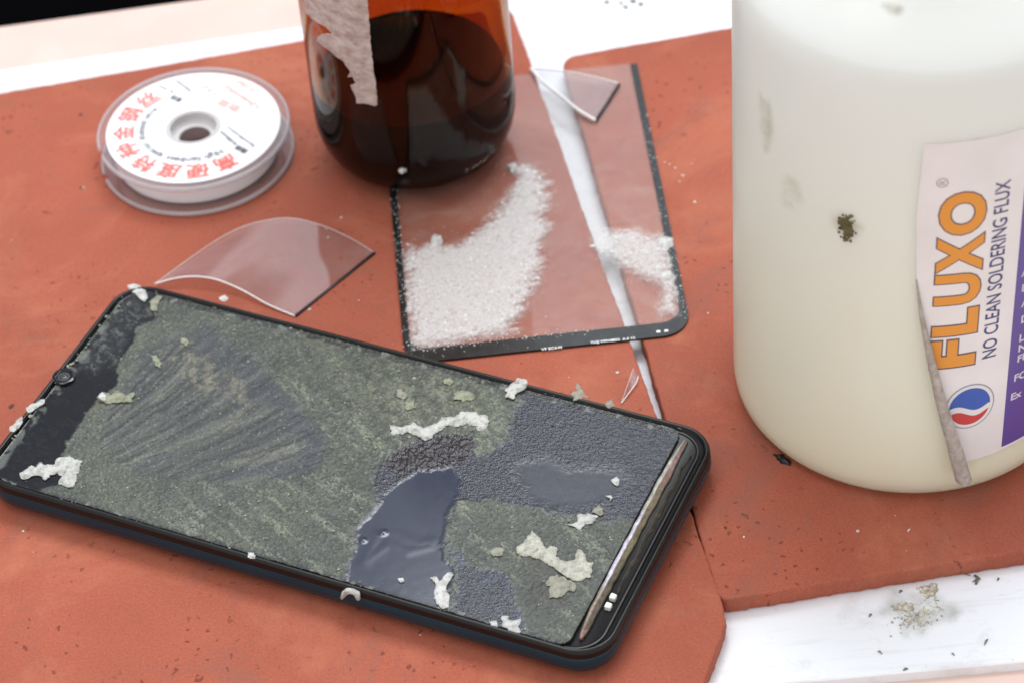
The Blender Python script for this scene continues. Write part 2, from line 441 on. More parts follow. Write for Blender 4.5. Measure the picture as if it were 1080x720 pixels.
wet = np.clip(np.maximum(np.maximum(pool, wetr), wetb) - patch * (1 - pool), 0, 1)
wet = np.clip(wet, 0, 1); film = np.clip(1 - wet - black, 0, 1)
g1 = fbm(Sg / .46, Tg / .46, 3); g2 = fbm(Sg / 1.7 + 9, Tg / 1.7, 3); g3 = fbm(Sg / 9, Tg / 9 + 31, 4); g0 = rng.random(Sg.shape)
# scrape strokes: arcs about a point off the lower left side
ctr = tost(-80, 562); ang = np.arctan2(Tg - ctr[1], Sg - ctr[0]); rd = np.hypot(Sg - ctr[0], Tg - ctr[1])
ang2 = np.arctan2(Tg - tost(60, 520)[1], Sg - tost(60, 520)[0])
ang = ang + 1.6e-5 * rd ** 2
strk = fbm(ang * 62 + wx * .14, rd / 14, 3)
strk2 = fbm(ang * 24 + wx * .12 + 50, rd / 34 + 5, 3)
bend = Sg - .012 * (Tg - 20) ** 2
dia = fbm((bend * .81 + Tg * .58) / 10 + 3, (-bend * .58 + Tg * .81) / 1.9 + wx * .12, 3)       # diagonal trails, upper right
olive = np.array([.078, .088, .064])
col = np.ones(Sg.shape + (3,)) * olive
col = mix(col, (.058, .068, .058), sstep(g3, .42, .66) * .7)
col = mix(col, (.125, .142, .090), topgreen * sstep(g2, .3, .7) * .75)
col = mix(col, (.056, .062, .056), fan * .85)
col = mix(col, (.145, .150, .115), fan * (sstep(strk2, .50, .56) - sstep(strk2, .57, .66)) * .75)
col = mix(col, (.028, .034, .042), fan * sstep(strk, .46, .60) * .65)
fd = sdist(stp([(215, 338), (262, 372), (300, 410), (340, 452), (347, 475), (330, 497), (250, 510), (150, 500), (100, 470), (120, 420), (150, 370)]), Sg + wx * .4, Tg + wy * .4)
arc = np.exp(-((fd - 3.2) / 2.6) ** 2) * sstep(Sg + .4 * (38 - Tg), 46, 60) * fan
col = mix(col, (.034, .040, .056), arc * .8)
band = zone([(205, 345), (232, 348), (272, 385), (292, 418), (270, 425), (235, 395), (205, 368)], 1.5, .6)
hatch = sstep(fbm(ang2 * 34 + wx * .2, rd / 14 + 9, 2), .35, .65)
col = mix(col, (.045, .052, .064), band * (.35 + .45 * hatch))
warm = zone([(165, 372), (205, 360), (222, 392), (260, 400), (262, 420), (215, 415), (190, 395)], 2, 1.2)
col = mix(col, (.17, .155, .115), warm * sstep(g2, .35, .6) * .8)
col = col * (1 + (.95 * (g1 - .5) + .0) * (1 - .5 * fan))[..., None] * (1 + .38 * (g2 - .5) * (1 - .6 * fan))[..., None] * (.74 + .52 * g0[..., None])
col = mix(col, (.22, .24, .17), film * (1 - fan) * sstep(dia, .58, .66) * sstep(g1 * .6 + g2 * .4, .42, .6) * sstep(Sg, 40, 60) * .65)
col = mix(col, (.26, .28, .20), film * sstep(g1, .68, .82) * .5)
col = mix(col, (.040, .048, .038), film * (1 - fan) * (1 - sstep(dia, .34, .46)) * sstep(Sg, 40, 60) * .45)
col = mix(col, (.035, .036, .03), hole * .6 * (1 - wet))
col = (col * .85 + col.mean(2, keepdims=True) * .15) * .86
# wet glossy glue: near black with a violet-blue cast
wc = np.ones(Sg.shape + (3,)) * np.array([.014, .016, .028])
wc = mix(wc, (.022, .027, .046), sstep(g1, .4, .65) * (1 - pool) * .8); wc = mix(wc, (.030, .036, .060), pool); wc = mix(wc, (.004, .004, .006), sstep(g1, .62, .7) * (1 - np.maximum(pool, core2)) * .8)
wc = mix(wc, (.040, .055, .105), wetb * sstep(g3, .4, .6) * .8 * (1 - pool))
wc = mix(wc, (.012, .008, .012), dark)
col = mix(col, (0, 0, 0), wet) + wc * wet[..., None]
# black printed zone with smoky smears
sm = fbm(Sg / 4 + wx * .5 + g3 * 4, Tg / 2.4 + wy * .6 + 60, 5); ridge = 1 - np.abs(sm - .5) * 26
smz = zone([(90, 345), (150, 295), (165, 330), (135, 350), (128, 375), (105, 390), (75, 385)], 3, .8)
edgez = sstep(5.5 - Sg + wx, 0, 2.0)
bc = np.ones(Sg.shape + (3,)) * np.array([.0045, .005, .008])
bc = mix(bc, (.085, .095, .085), np.clip(ridge, 0, 1) * (smz * .9 + .12))
bc = mix(bc, (.11, .12, .10), smz * sstep(g2, .58, .74) * .6 * sstep(g3, .4, .6))
bc = mix(bc, (.14, .155, .14), edgez * sstep(g2, .45, .62) * .75)
col = mix(col, (0, 0, 0), black) + bc * black[..., None]
# grime along the long top and bottom borders
bord = np.maximum(sstep(2.2 - (Tg - SY0) + wx * .4, 0, .8), sstep(1.2 - (SY1 - Tg) + wx * .3, 0, .8))
col = mix(col, (.012, .013, .013), bord * (1 - black) * .8)
col = mix(col, (.22, .24, .22), bord * sstep(g2, .60, .72) * .6)
rough = .46 * film + black * (.16 + .14 * smz) + wet * (.15 + .10 * core2)
rough = np.clip(rough + (g2 - .5) * .12 * (film + .3 * wet), .05, .9)
H = film * (.09 + (g1 - .5) * .38 * (1 - .45 * fan) + (g2 - .5) * .12 + (fbm(Sg / 6, Tg / 6, 3) - .5) * .5)
H = H * (1 - fan * .35) + fan * film * ((strk - .5) * .35 + (strk2 - .5) * .45) - band * film * (hatch - .5) * .08
H += film * sstep(dia, .62, .78) * sstep(Sg, 55, 80) * .16
H += film * warm * sstep(g2, .4, .6) * .2
wr = wet * np.clip(1 - pool - core2, 0, 1)
gf = fbm(Sg / .38 + 5, Tg / .38, 2)
H += wr * ((g1 - .5) * .13 + (gf - .5) * .24 * (.35 + .65 * sstep(g3, .35, .6)) + (g2 - .5) * .03) + dark * ((g1 - .5) * .45 + (gf - .5) * .2)
fold = np.exp(-((sdist(stp([(385, 590), (400, 556), (420, 562), (440, 572), (456, 569), (452, 575), (430, 580), (410, 572)]), Sg, Tg)) / 1.4) ** 2)
H += pool * (fold * .03)
for bx, by in ((383, 568), (404, 560)):
    c_ = tost(bx, by); r_ = np.hypot(Sg - c_[0], Tg - c_[1]); H += .30 * np.exp(-(r_ / .7) ** 2)
H += black * (smz * (g2 - .5) * .12)
# liquid ridge where the film breaks off into the pool
H += .02 * np.exp(-((wet - .5) / .35) ** 2) * sstep(g2, .4, .6)
ZS = PZ + 8.25
ns, nt = Sg.shape
XY = PA[None, None] + Sg[..., None] * ds + Tg[..., None] * dt
V = np.concatenate([XY, (ZS + H)[..., None]], -1).reshape(-1, 3)
idx = np.arange(ns * nt).reshape(ns, nt)
quads = np.stack([idx[:-1, :-1], idx[:-1, 1:], idx[1:, 1:], idx[1:, :-1]], -1).reshape(-1, 4)
rim = np.concatenate([idx[:, 0], idx[-1, 1:], idx[-2::-1, -1], idx[0, -2:0:-1]])
Vl = V[rim].copy(); Vl[:, 2] = PZ + 7.5
n0 = len(V); V = np.concatenate([V, Vl]); nr = len(rim)
Fc = [tuple(q) for q in quads] + [(rim[(i + 1) % nr], rim[i], n0 + i, n0 + (i + 1) % nr) for i in range(nr)]
def mat_display():
    T = NT('glue_smeared_display')
    a = T.n('Attribute'); a.attribute_name = 'film_colour'; r = T.n('Attribute'); r.attribute_name = 'film_rough'
    sp = T.n('SeparateColor'); T.set(sp, 0, r.outputs['Color'])
    fine = T.noise(2600, 3, .7)
    c = T.mixc(sp.outputs[1], a.outputs['Color'], T.mixc(1.0, a.outputs['Color'], T.ramp(fine, .32, .68, (.45, .45, .45), (1.5, 1.5, 1.48)), 'MULTIPLY'))
    b = T.bump(T.math('MULTIPLY', T.noise(1500, 4, .7), sp.outputs[1]), .8, .16 * S)
    b = T.bump(T.math('MULTIPLY', T.noise(1700, 3, .65), sp.outputs[2]), .95, .20 * S, b)
    return T.done(princ(T, Base_Color=c, Roughness=sp.outputs[0], Normal=b))
disp = build('display', V, Fc, mat_display(), phone)
me = disp.data
def setattr_col(me, name, arr):
    at_ = me.color_attributes.new(name, 'FLOAT_COLOR', 'POINT')
    full = np.zeros((len(me.vertices), 4), np.float32); full[:, 3] = 1; full[:len(arr), :3] = arr
    full[len(arr):, :3] = (.01, .01, .01); at_.data.foreach_set('color', full.ravel())
setattr_col(me, 'film_colour', col.reshape(-1, 3).clip(0, 1))
setattr_col(me, 'film_rough', np.stack([rough, np.clip(film + .15 * black * smz, 0, 1), wr], -1).reshape(-1, 3))
# tray under the display, chin parts
build('tray', *loft(rr(2.0, 161.2, 2.1, 74.0, 7.4), [(0, PZ + 7.0), (0, PZ + 7.48)]), m_black, phone)
def mat_strip():
    T = NT('chin_foil'); oc = T.obj()
    a = T.n('Attribute'); a.attribute_name = 'strip_col'
    c = T.mixc(.45, a.outputs['Color'], T.ramp(T.noise(700, 4, .7), .3, .65, (.25, .22, .2), (1.4, 1.4, 1.4)), 'MULTIPLY')
    return T.done(princ(T, Base_Color=c, Roughness=.34, Metallic=.35, Normal=T.bump(T.noise(1300, 4, .7), .9, .25 * S)))
def strip(s0, s1, t0, t1, z0, z1, n=90, curve=0, jit=.5, sd=0):
    P, Fq = [], []
    N = lambda x, y: vnoise(np.array([x]), np.array([y + sd]))[0] - .5
    for i in range(n + 1):
        f = i / n; t = t0 + (t1 - t0) * f; j = N(f * 22, 3.) * jit; j2 = N(f * 30, 8.) * jit * 1.4
        b = curve * (1 - abs(2 * f - 1) ** 6) ; b0 = curve - b; hz_ = N(f * 60, 5.) * .18
        S0, S1 = s0 + j + b0, s1 + j2 - b0 * .4
        for k, (fr_, z_) in enumerate(((0, z0), (0, z1 - .25), (.08, z1), (.38, z1 + .05), (.46, z1 - .12), (.9, z1 - .18), (1, z1 - .4), (1, z0))):
            P.append([*ph(S0 + (S1 - S0) * fr_, t), z_ + (hz_ if 0 < k < 7 else 0)])
    m = 8
    for i in range(n):
        for k in range(m - 1): a_ = i * m + k; Fq.append((a_, a_ + m, a_ + m + 1, a_ + 1))
    Fq += [tuple(range(m)), tuple(n * m + k for k in range(m))[::-1]]
    return np.array(P), Fq
st = strip(154.1, 156.5, 4.8, 70.4, PZ + 7.5, PZ + 8.5, curve=1.1, jit=.22)
so = build('chin_strip', *st, mat_strip(), phone)
ff = np.repeat(np.linspace(0, 1, 91), 8); ac = np.tile([0, .02, .08, .36, .48, .9, 1, 1], 91)
def lerpc(f, stops):
    return np.stack([np.interp(f, [p for p, _ in stops], [c[k] for _, c in stops]) for k in range(3)], -1)
inn = lerpc(ff, [(0, (.34, .32, .26)), (.25, (.42, .42, .36)), (.36, (.36, .34, .27)), (.42, (.50, .46, .58)), (.72, (.52, .48, .62)), (.78, (.30, .24, .18)), (.95, (.24, .16, .12)), (1, (.3, .17, .13))])
out_ = lerpc(ff, [(0, (.22, .17, .14)), (.08, (.34, .20, .19)), (.2, (.30, .16, .15)), (.26, (.20, .15, .08)), (.6, (.16, .13, .06)), (.76, (.10, .08, .05)), (.94, (.12, .09, .06)), (1, (.5, .22, .18))])
sc_col = inn * (1 - sstep(ac, .36, .48))[:, None] + out_ * sstep(ac, .36, .48)[:, None]
sc_col = sc_col * .7 + sc_col.mean(1, keepdims=True) * .3
sc_col *= (.6 + .8 * fbm(ff * 60, ac * 3, 3))[:, None]
setattr_col(so.data, 'strip_col', sc_col)
build('chin_gasket', *strip(157.5, 158.6, 9, 56.0, PZ + 7.4, PZ + 7.95, curve=.8, sd=30), simple('gasket_residue', (.030, .024, .016), .5, noise=(500, .7), bump=(500, .8, .3)), phone)
m_pad = simple('white_pad', (.75, .75, .72), .4, noise=(300, .1))
for (u, v) in ((646.5, 628), (641.5, 637.5)):
    c_ = tost(u, v, 8.6); P = np.array([ph(c_[0] - .75, c_[1] - .95), ph(c_[0] + .75, c_[1] - .75), ph(c_[0] + .75, c_[1] + .75), ph(c_[0] - .75, c_[1] + .75)])
    build('contact_pad', *loft(roundpoly(P, .3), [(0, PZ + 7.5), (0, PZ + 8.5), (.2, PZ + 8.7)]), m_pad, phone, auto=40)
cc = ph(*tost(67.5, 397.5, 8.4))
lens = build('camera_lens', *lathe(*cc, [(2.9, PZ + 8.2), (2.9, PZ + 8.85), (2.6, PZ + 9.0), (2.25, PZ + 9.0), (2.1, PZ + 8.75), (1.6, PZ + 8.7), (1.5, PZ + 8.55), (.0, PZ + 8.55)], 40), m_gloss, phone, auto=35)
build('lens_glass', *lathe(*cc, [(1.1, PZ + 8.56), (.9, PZ + 8.75), (.5, PZ + 8.85), (0, PZ + 8.88)], 32), simple('lens_coating', (.05, .05, .06), .08), lens)
build('lens_ring', *lathe(*cc, [(1.45, PZ + 8.57), (1.4, PZ + 8.68), (1.2, PZ + 8.68), (1.15, PZ + 8.57)], 32, closed=True), simple('ring_grey', (.12, .12, .12), .3), lens)

# ------------------------------------------------------------------ glue flakes
def mat_flake(name, c, tr=.22, vary=.18):
    T = NT(name)
    cc_ = T.mixc(T.ramp(T.noise(700, 4, .7), .3, .75), tuple(x * (1 - vary) for x in c), c)
    b = T.bump(T.noise(1300, 4, .75), .9, .35 * S)
    a = princ(T, Base_Color=cc_, Roughness=.42, Normal=b); t2 = T.n('BsdfTranslucent', Color=cc_)
    m = T.n('MixShader'); T.set(m, 0, tr); T.set(m, 1, a); T.set(m, 2, t2.outputs[0])
    tp_ = T.n('BsdfTransparent'); q = T.n('MixShader'); T.set(q, 0, T.ramp(T.noise(650, 3, .6), .42, .70, (0, 0, 0), (.72, .72, .72))); T.set(q, 1, m.outputs[0]); T.set(q, 2, tp_.outputs[0]); return T.done(q.outputs[0])
m_fl = mat_flake('dried_glue', (.80, .80, .77)); m_fl2 = mat_flake('dirty_glue', (.55, .54, .45), vary=.35); m_flw = mat_flake('white_glue', (.88, .88, .86))
m_flg = mat_flake('greenish_glue', (.50, .52, .38), vary=.3)
def lump(px, zb, h, step=.27, name='glue_flake', label='', mat=None, seed=0, bump=.6, rnd=.5, group='glue flakes on the phone'):
    """a crumbled flake: an outline with real thickness, a domed lumpy top and a flat base"""
    P = ats(px, zb)[:, :2]; P = ccw(P)
    P = dense(P, .5); Nn = normals2(P); P = P + Nn * .22
    L = np.arange(len(P)); P = P + Nn * ((vnoise(L * .7 + seed, L * 0. + seed) - .5) * rnd + (vnoise(L * 2.3 + seed, L * 0. + 5) - .5) * rnd * 1.1)[:, None]
    x0, y0 = P.min(0) - .4; x1, y1 = P.max(0) + .4
    gx = np.arange(x0, x1, step); gy = np.arange(y0, y1, step)
    X, Y = np.meshgrid(gx, gy, indexing='ij'); D_ = sdist(P, X, Y)
    ins = D_ > -step * .45
    z = h * (1 - np.exp(-np.maximum(D_, 0) * 1.9)) * (.40 + bump * .8 * fbm(X * .9 + seed * 3, Y * .9, 3) + bump * .9 * fbm(X * 2.6 + seed, Y * 2.6, 2)) * .52 + .05
    z = np.where(D_ < step * .45, np.minimum(z, h * .25 + .05), z)
    idm = -np.ones(X.shape, int); Vt = []; 
    for i, j in zip(*np.nonzero(ins)): idm[i, j] = len(Vt); Vt.append((X[i, j], Y[i, j], MAT + zb + z[i, j]))
    nt_ = len(Vt); Vt = np.array(Vt)
    # snap the outermost ring to the outline
    Dv = D_[ins]; 
    for k in range(nt_):
        if Dv[k] < step * .5:
            q_ = P[np.argmin(((P - Vt[k, :2]) ** 2).sum(1))]; Vt[k, :2] = q_
    Vb = Vt.copy(); Vb[:, 2] = MAT + zb - .05
    Fq = []; edge = {}
    for i in range(X.shape[0] - 1):
        for j in range(X.shape[1] - 1):
            c4 = (idm[i, j], idm[i + 1, j], idm[i + 1, j + 1], idm[i, j + 1])
            ok = [c for c in c4 if c >= 0]
            if len(ok) < 3: continue
            f = tuple(ok); Fq.append(f)
            for a_, b_ in zip(f, f[1:] + f[:1]):
                if (b_, a_) in edge: edge.pop((b_, a_))
                else: edge[(a_, b_)] = 1
    Fa = list(Fq) + [tuple(c + nt_ for c in f[::-1]) for f in Fq] + [(b_, a_, a_ + nt_, b_ + nt_) for a_, b_ in edge]
    VV = np.concatenate([Vt, Vb])
    return build(name, VV, Fa, mat or m_fl, label=label, cat='glue flake', group=group)
def Z(px, k, ox, oy): return [(ox + x / k, oy + y / k) for x, y in px]
fz = 8.55
lump(Z([(248, 52), (275, 46), (300, 52), (330, 80), (338, 110), (325, 125), (305, 112), (296, 95), (262, 78)], 4.5, 80, 290), fz, 1.3, label='smooth white glue blob on the top corner of the phone above its camera', mat=m_flw, seed=1, bump=.3, rnd=.2)
lump(Z([(100, 355), (125, 340), (150, 320), (170, 325), (190, 305), (225, 315), (262, 322), (268, 285), (330, 280), (382, 300), (368, 345), (345, 420), (310, 415), (280, 400), (300, 360), (262, 350), (235, 362), (215, 382), (185, 358), (150, 365), (112, 382)], 4.5, 0, 420), fz, 1.5, label='large pale ragged glue flake at the lower left corner of the phone', mat=m_fl, seed=2)
lump(Z([(105, 578), (130, 555), (165, 568), (200, 552), (240, 570), (272, 560), (265, 595), (205, 602), (150, 606), (118, 592)], 4.5, 80, 290), fz, 1.3, label='small greenish glue flake with a bright white tip below the phone camera', mat=m_flg, seed=3)
lump(Z([(105, 575), (125, 558), (140, 572), (138, 590), (115, 590)], 4.5, 80, 290), fz + .9, .8, name='glue_flake', label='tiny bright white glue bead on the tip of the greenish flake', mat=m_flw, seed=31)
lump(Z([(240, 45), (290, 50), (340, 30), (390, 50), (440, 40), (480, 2), (540, 5), (565, -22), (620, -26), (690, 0), (696, 20), (680, 58), (655, 60), (640, 40), (600, 28), (540, 42), (500, 32), (440, 80), (400, 108), (372, 85), (310, 68), (245, 78)], 4.5, 360, 440), fz, 1.7, label='long white jagged glue ridge above the dark wet patch on the display', mat=m_fl, seed=4)
lump(Z([(175, 230), (215, 205), (245, 165), (270, 185), (300, 240), (325, 225), (348, 228), (345, 270), (390, 292), (430, 285), (440, 235), (462, 250), (470, 290), (495, 296), (488, 350), (440, 370), (390, 352), (340, 310), (290, 280), (235, 262), (190, 258)], 4, 500, 520), fz, 1.5, label='star shaped beige glue flake near the chin end of the phone', mat=mat_flake('beige_glue', (.74, .73, .64)), seed=5, rnd=.35)
lump(Z([(305, 370), (350, 345), (395, 368), (432, 385), (428, 402), (400, 412), (372, 440), (330, 432), (318, 400)], 4, 500, 520), fz, .9, label='dull crumbly glue flake just below the star shaped one', mat=m_fl2, seed=6, rnd=.9)
lump(Z([(405, 130), (435, 118), (440, 95), (480, 88), (518, 98), (508, 120), (470, 128), (445, 146)], 4, 500, 520), fz, 1.0, label='flat whitish glue flake above the star shaped one, near the chin strip', mat=m_fl, seed=7)
lump(Z([(503, 66), (528, 50), (546, 64), (530, 86), (512, 84)], 4, 500, 520), fz, .7, label='tiny grey glue flake beside the flat whitish flake near the chin strip', mat=m_fl2, seed=8)
lump(Z([(430, 222), (447, 215), (466, 236), (482, 230), (503, 196), (526, 196), (520, 220), (498, 248), (492, 280), (512, 306), (502, 356), (482, 360), (452, 332), (442, 292), (455, 255)], 4.5, 360, 560), fz, 1.3, label='white Y shaped glue flake standing by the front long edge of the phone', mat=m_flw, seed=9, rnd=.3)
lump(Z([(766, 405), (792, 405), (802, 430), (845, 418), (842, 470), (822, 492), (795, 465), (765, 440)], 4.5, 360, 560), fz, 1.0, label='chunky white glue flake on the front edge near the bottom corner', mat=m_fl, seed=10)
lump(Z([(710, 432), (730, 428), (732, 452), (714, 456)], 4.5, 360, 560), fz, .7, label='small glue crumb just left of the chunky flake on the front edge', mat=m_fl, seed=11)
lump(Z([(640, 332), (668, 312), (690, 286), (732, 292), (722, 325), (690, 345), (668, 374), (642, 366)], 4.154, 380, 330), 8.95, 1.2, label='white glue flake lying on the far long rim of the phone, nearest the glass', mat=m_fl, seed=12)
lump(Z([(925, 352), (948, 342), (952, 315), (970, 335), (995, 365), (968, 372), (940, 374)], 4.154, 380, 330), 8.95, 1.1, label='translucent glue flake on the far long rim, right of the white one', mat=m_fl2, seed=13, rnd=.9)
lump([(639.5, 424), (645, 421.5), (648, 427), (643, 430)], 8.95, .8, label='smallest glue crumb on the far long rim, rightmost of the three', mat=m_fl2, seed=14)
lump(Z([(368, 290), (398, 284), (412, 304), (390, 318), (372, 306)], 4.154, 380, 330), fz, .8, label='round glue blob near the far rim, upper right of the group of four', mat=m_flg, seed=15)
lump(Z([(412, 352), (445, 340), (492, 352), (494, 374), (450, 382), (416, 372)], 4.154, 380, 330), fz, .8, label='wide flat glue blob above the long white ridge', mat=m_flg, seed=16)
lump(Z([(158, 335), (182, 333), (202, 368), (186, 382), (164, 362)], 4.154, 380, 330), fz, .8, label='slanted glue blob at the left of the group of four', mat=m_fl2, seed=17)
lump(Z([(200, 395), (228, 390), (236, 412), (208, 420)], 4.154, 380, 330), fz, .7, label='small grey glue blob below the slanted one', mat=m_flg, seed=18)
lump(Z([(75, 243), (100, 225), (125, 240), (120, 262), (85, 262)], 4, 500, 520), fz, .8, label='dull green glue blob between the pool and the star shaped flake', mat=m_fl2, seed=19)
lump(Z([(364, 386), (378, 384), (392, 408), (406, 420), (400, 436), (382, 424), (372, 405)], 4.5, 80, 290), fz, .6, label='thin curved glue sliver on the grey scraped area', mat=m_flg, seed=20)
lump(Z([(500, 300), (515, 300), (530, 322), (522, 332), (505, 318)], 4.5, 80, 290), fz, .6, label='thin glue sliver on the scraped area, right of the curved one', mat=m_flg, seed=21)
lump(Z([(355, 130), (385, 100), (402, 105), (388, 135), (382, 170), (365, 172)], 4.5, 80, 290), fz, .8, label='glue lump at the border of black and grey near the far rim', mat=m_flg, seed=22)
lump(Z([(686, 108), (705, 102), (720, 118), (710, 126), (690, 122)], 4.5, 80, 290), 8.95, .8, label='white glue crumb on the far rim beside the curved film', mat=m_flw, seed=23)
lump(Z([(478, 478), (495, 470), (512, 485), (500, 502), (482, 496)], 4.5, 540, 400), fz, .7, label='white round crumb on the smooth grey pool near the chin strip', mat=m_flw, seed=24)
lump(Z([(458, 556), (470, 552), (478, 562), (466, 570)], 4.5, 540, 400), fz, .5, label='tiny white crumb below the round one on the grey pool', mat=m_flw, seed=25)
lump(Z([(278, 226), (292, 222), (297, 236), (284, 242)], 4.5, 360, 560), fz, .6, label='tiny white bead on the dark smooth pool by the front edge', mat=m_flw, seed=26)
lump([(263, 583), (267, 583), (268, 588), (263.5, 588.5)], 8.95, .7, label='single white bead on the front long rim of the phone', mat=m_flw, seed=27)
lump([(28, 430), (38, 424), (46, 421), (44, 426), (36, 431), (30, 436)], 8.9, .7, label='shiny glue shaving on the short rim below the camera', mat=m_fl, seed=28)
lump([(11, 452), (18, 444), (22, 441), (22, 447), (14, 455)], 8.9, .7, label='shiny glue shaving on the short rim, farthest from the camera', mat=m_fl, seed=29)
# inverted V shaving stuck to the front side of the shell
vp = [(360.5, 630), (363, 625.5), (367, 622.5), (372, 623), (376.5, 625.5), (378, 631)]
path = []
for (u, v) in vp:
    # meet the vertical side plane t = 76.2
    d_ = ray(u, v); k = (76.3 - (CAM[:2] - PA) @ dt) / (d_[:2] @ dt); p = CAM + d_ * k; path.append([p[0], p[1], p[2] + MAT])
build('glue_flake', *tube(path, [.45, .7, .75, .7, .8, .55], 7), m_fl, label='white bent glue shaving stuck to the front side of the phone', cat='glue flake', group='glue flakes on the phone')
# loose crumbs scattered on the display: uncountable
parts = []
ico = bmesh.new(); bmesh.ops.create_icosphere(ico, subdivisions=1, radius=1); IV = np.array([v.co[:] for v in ico.verts]); IF = [tuple(v.index for v in f.verts) for f in ico.faces]; ico.free()
def grain(p, r, flat=.6):
    sc_ = r * (0.6 + .8 * rng.random(3)) * [1, 1, flat]; R_ = Matrix.Rotation(rng.random() * 6.28, 3, 'Z'); A_ = np.array(R_)
    v = (IV * (1 + (rng.random(len(IV))[:, None] - .5) * .5) * sc_) @ A_.T + p
    return v, IF
cnt = 0
while cnt < 620:
    s_, t_ = rng.uniform(12, 155), rng.uniform(3, 73); i_ = min(ns - 1, int((s_ - SX0) / step)); j_ = min(nt - 1, int((t_ - SY0) / step))
    f_ = film[i_, j_]
    edge_ = min(t_ - SY0, SY1 - t_) < 2.5
    if rng.random() > (.75 * f_ * (1.2 - fan[i_, j_]) if not edge_ else .9): continue
    parts.append(grain([*ph(s_, t_), ZS + H[i_, j_] + .1], rng.choice([.13, .18, .26, .36], p=[.45, .33, .16, .06]))); cnt += 1
for _ in range(90):     # bits caught in the groove of the long rims
    s_ = rng.uniform(4, 158); t_ = rng.choice([1.9, 2.3, 73.9, 74.2]); parts.append(grain([*ph(s_, t_ + rng.uniform(-.3, .3)), PZ + 8.4], rng.choice([.1, .16, .3], p=[.6, .3, .1])))
for _ in range(26):
    t_ = rng.uniform(5, 70); parts.append(grain([*ph(2.4 + rng.uniform(-.4, .8), t_), PZ + 8.7], rng.uniform(.15, .5)))
build('glue_crumbs', *join(parts), m_flg, kind='stuff', label='fine crumbs of dried glue scattered over the phone display', cat='crumbs', smooth=False)

# ------------------------------------------------------------------ cover glass
GA = np.array([-27.24413, -48.130504]); GT = 0.0327933592; gx_ = np.array([math.cos(GT), math.sin(GT)]); gy_ = np.array([-math.sin(GT), math.cos(GT)])
GW, GH = 72.67, 115.0
GH = (at(671, 68)[:2] - GA) @ gy_
def gl(x, y): return GA + x * gx_ + y * gy_
def glt(u, v, z=.7): p = at(u, v, z)[:2] - GA; return np.array([p @ gx_, p @ gy_])
m_pane = pane('cover_glass_clear', (.98, .985, .98), veil=.03, smear=.10, f0=.045, veilc=(.92, .86, .82))
glass = thing('cover_glass', [*gl(GW / 2, GH / 2), MAT], 'clear phone cover glass with black border and powder, lying across both mats', 'glass sheet')
go = dense(roundpoly([gl(1.7, 4.9), gl(GW - 1.9, 4.9), gl(GW - 1.9, GH), gl(1.7, GH)], [4.5, 5.5, .6, .6], 12), 3)
build('pane', *loft(go, [(.12, MAT + .12), (0, MAT + .2), (0, MAT + .62), (.15, MAT + .72)]), m_pane, glass, auto=30)
# printed black border: one flat strip just under the pane
def border_strip():
    Po = roundpoly([gl(0, 0), gl(GW, 0), gl(GW, GH), gl(0, GH)], [7.5, 7.5, .6, .6], 12)
    Pi = roundpoly([gl(1.7, 4.9), gl(GW - 1.9, 4.9), gl(GW - 1.9, GH), gl(1.7, GH)], [4.5, 5.5, .6, .6], 12)
    n = len(Po); V = [[*p, MAT + z_] for z_ in (.03, .74) for P_ in (Po, Pi) for p in P_]
    Fq = []
    # leave the far side open: no border there
    far = [i for i in range(n) if (Po[i] - GA) @ gy_ > GH - 2]
    for i in range(n):
        j = (i + 1) % n
        if i in far and j in far: continue
        Fq += [(2 * n + i, 2 * n + j, 3 * n + j, 3 * n + i), (i, n + i, n + j, j), (i, j, 2 * n + j, 2 * n + i), (n + i, 3 * n + i, 3 * n + j, n + j)]
    return V, Fq
build('border', *border_strip(), simple('black_ink', (.012, .015, .015), .30, noise=(400, .6)), glass, smooth=False)
m_white_ink = simple('white_ink', (.8, .8, .8), .5)

# ---- text
def text_mesh(body, size, offset=0.0, bold=0, align='LEFT', spacing=1.0, shear=0.0):
    cu = bpy.data.curves.new('txt', 'FONT'); cu.body = body; cu.size = 1.0; cu.offset = offset; cu.align_x = align
    cu.resolution_u = 4; cu.space_character = spacing; cu.shear = shear
    o = bpy.data.objects.new('txt', cu); C.objects.link(o)
    dg = bpy.context.evaluated_depsgraph_get(); me_ = bpy.data.meshes.new_from_object(o.evaluated_get(dg))
    V_ = np.array([v.co[:] for v in me_.vertices]).reshape(-1, 3)[:, :2] * size; F_ = [tuple(p.vertices) for p in me_.polygons]
    bpy.data.objects.remove(o); bpy.data.curves.remove(cu); bpy.data.meshes.remove(me_)
    if bold:                                    # thicken thin strokes with shifted copies of the outline
        n_ = len(V_); sh = [(bold * math.cos(b), bold * math.sin(b)) for b in np.arange(6) * math.pi / 3]
        F_ = F_ + [tuple(i + n_ * (k + 1) for i in f) for k in range(6) for f in F_]; V_ = np.concatenate([V_] + [V_ + np.array(q) * size for q in sh])
    return V_, F_
def text_fit(body, W_=None, H_=None, **kw):
    V_, F_ = text_mesh(body, 10.0, **kw)
    mn, mx = V_.min(0), V_.max(0); V_ = V_ - mn
    if W_: V_[:, 0] *= W_ / (mx - mn)[0]
    if H_: V_[:, 1] *= H_ / (mx - mn)[1]
    elif W_: V_[:, 1] *= W_ / (mx - mn)[0]
    return V_, F_
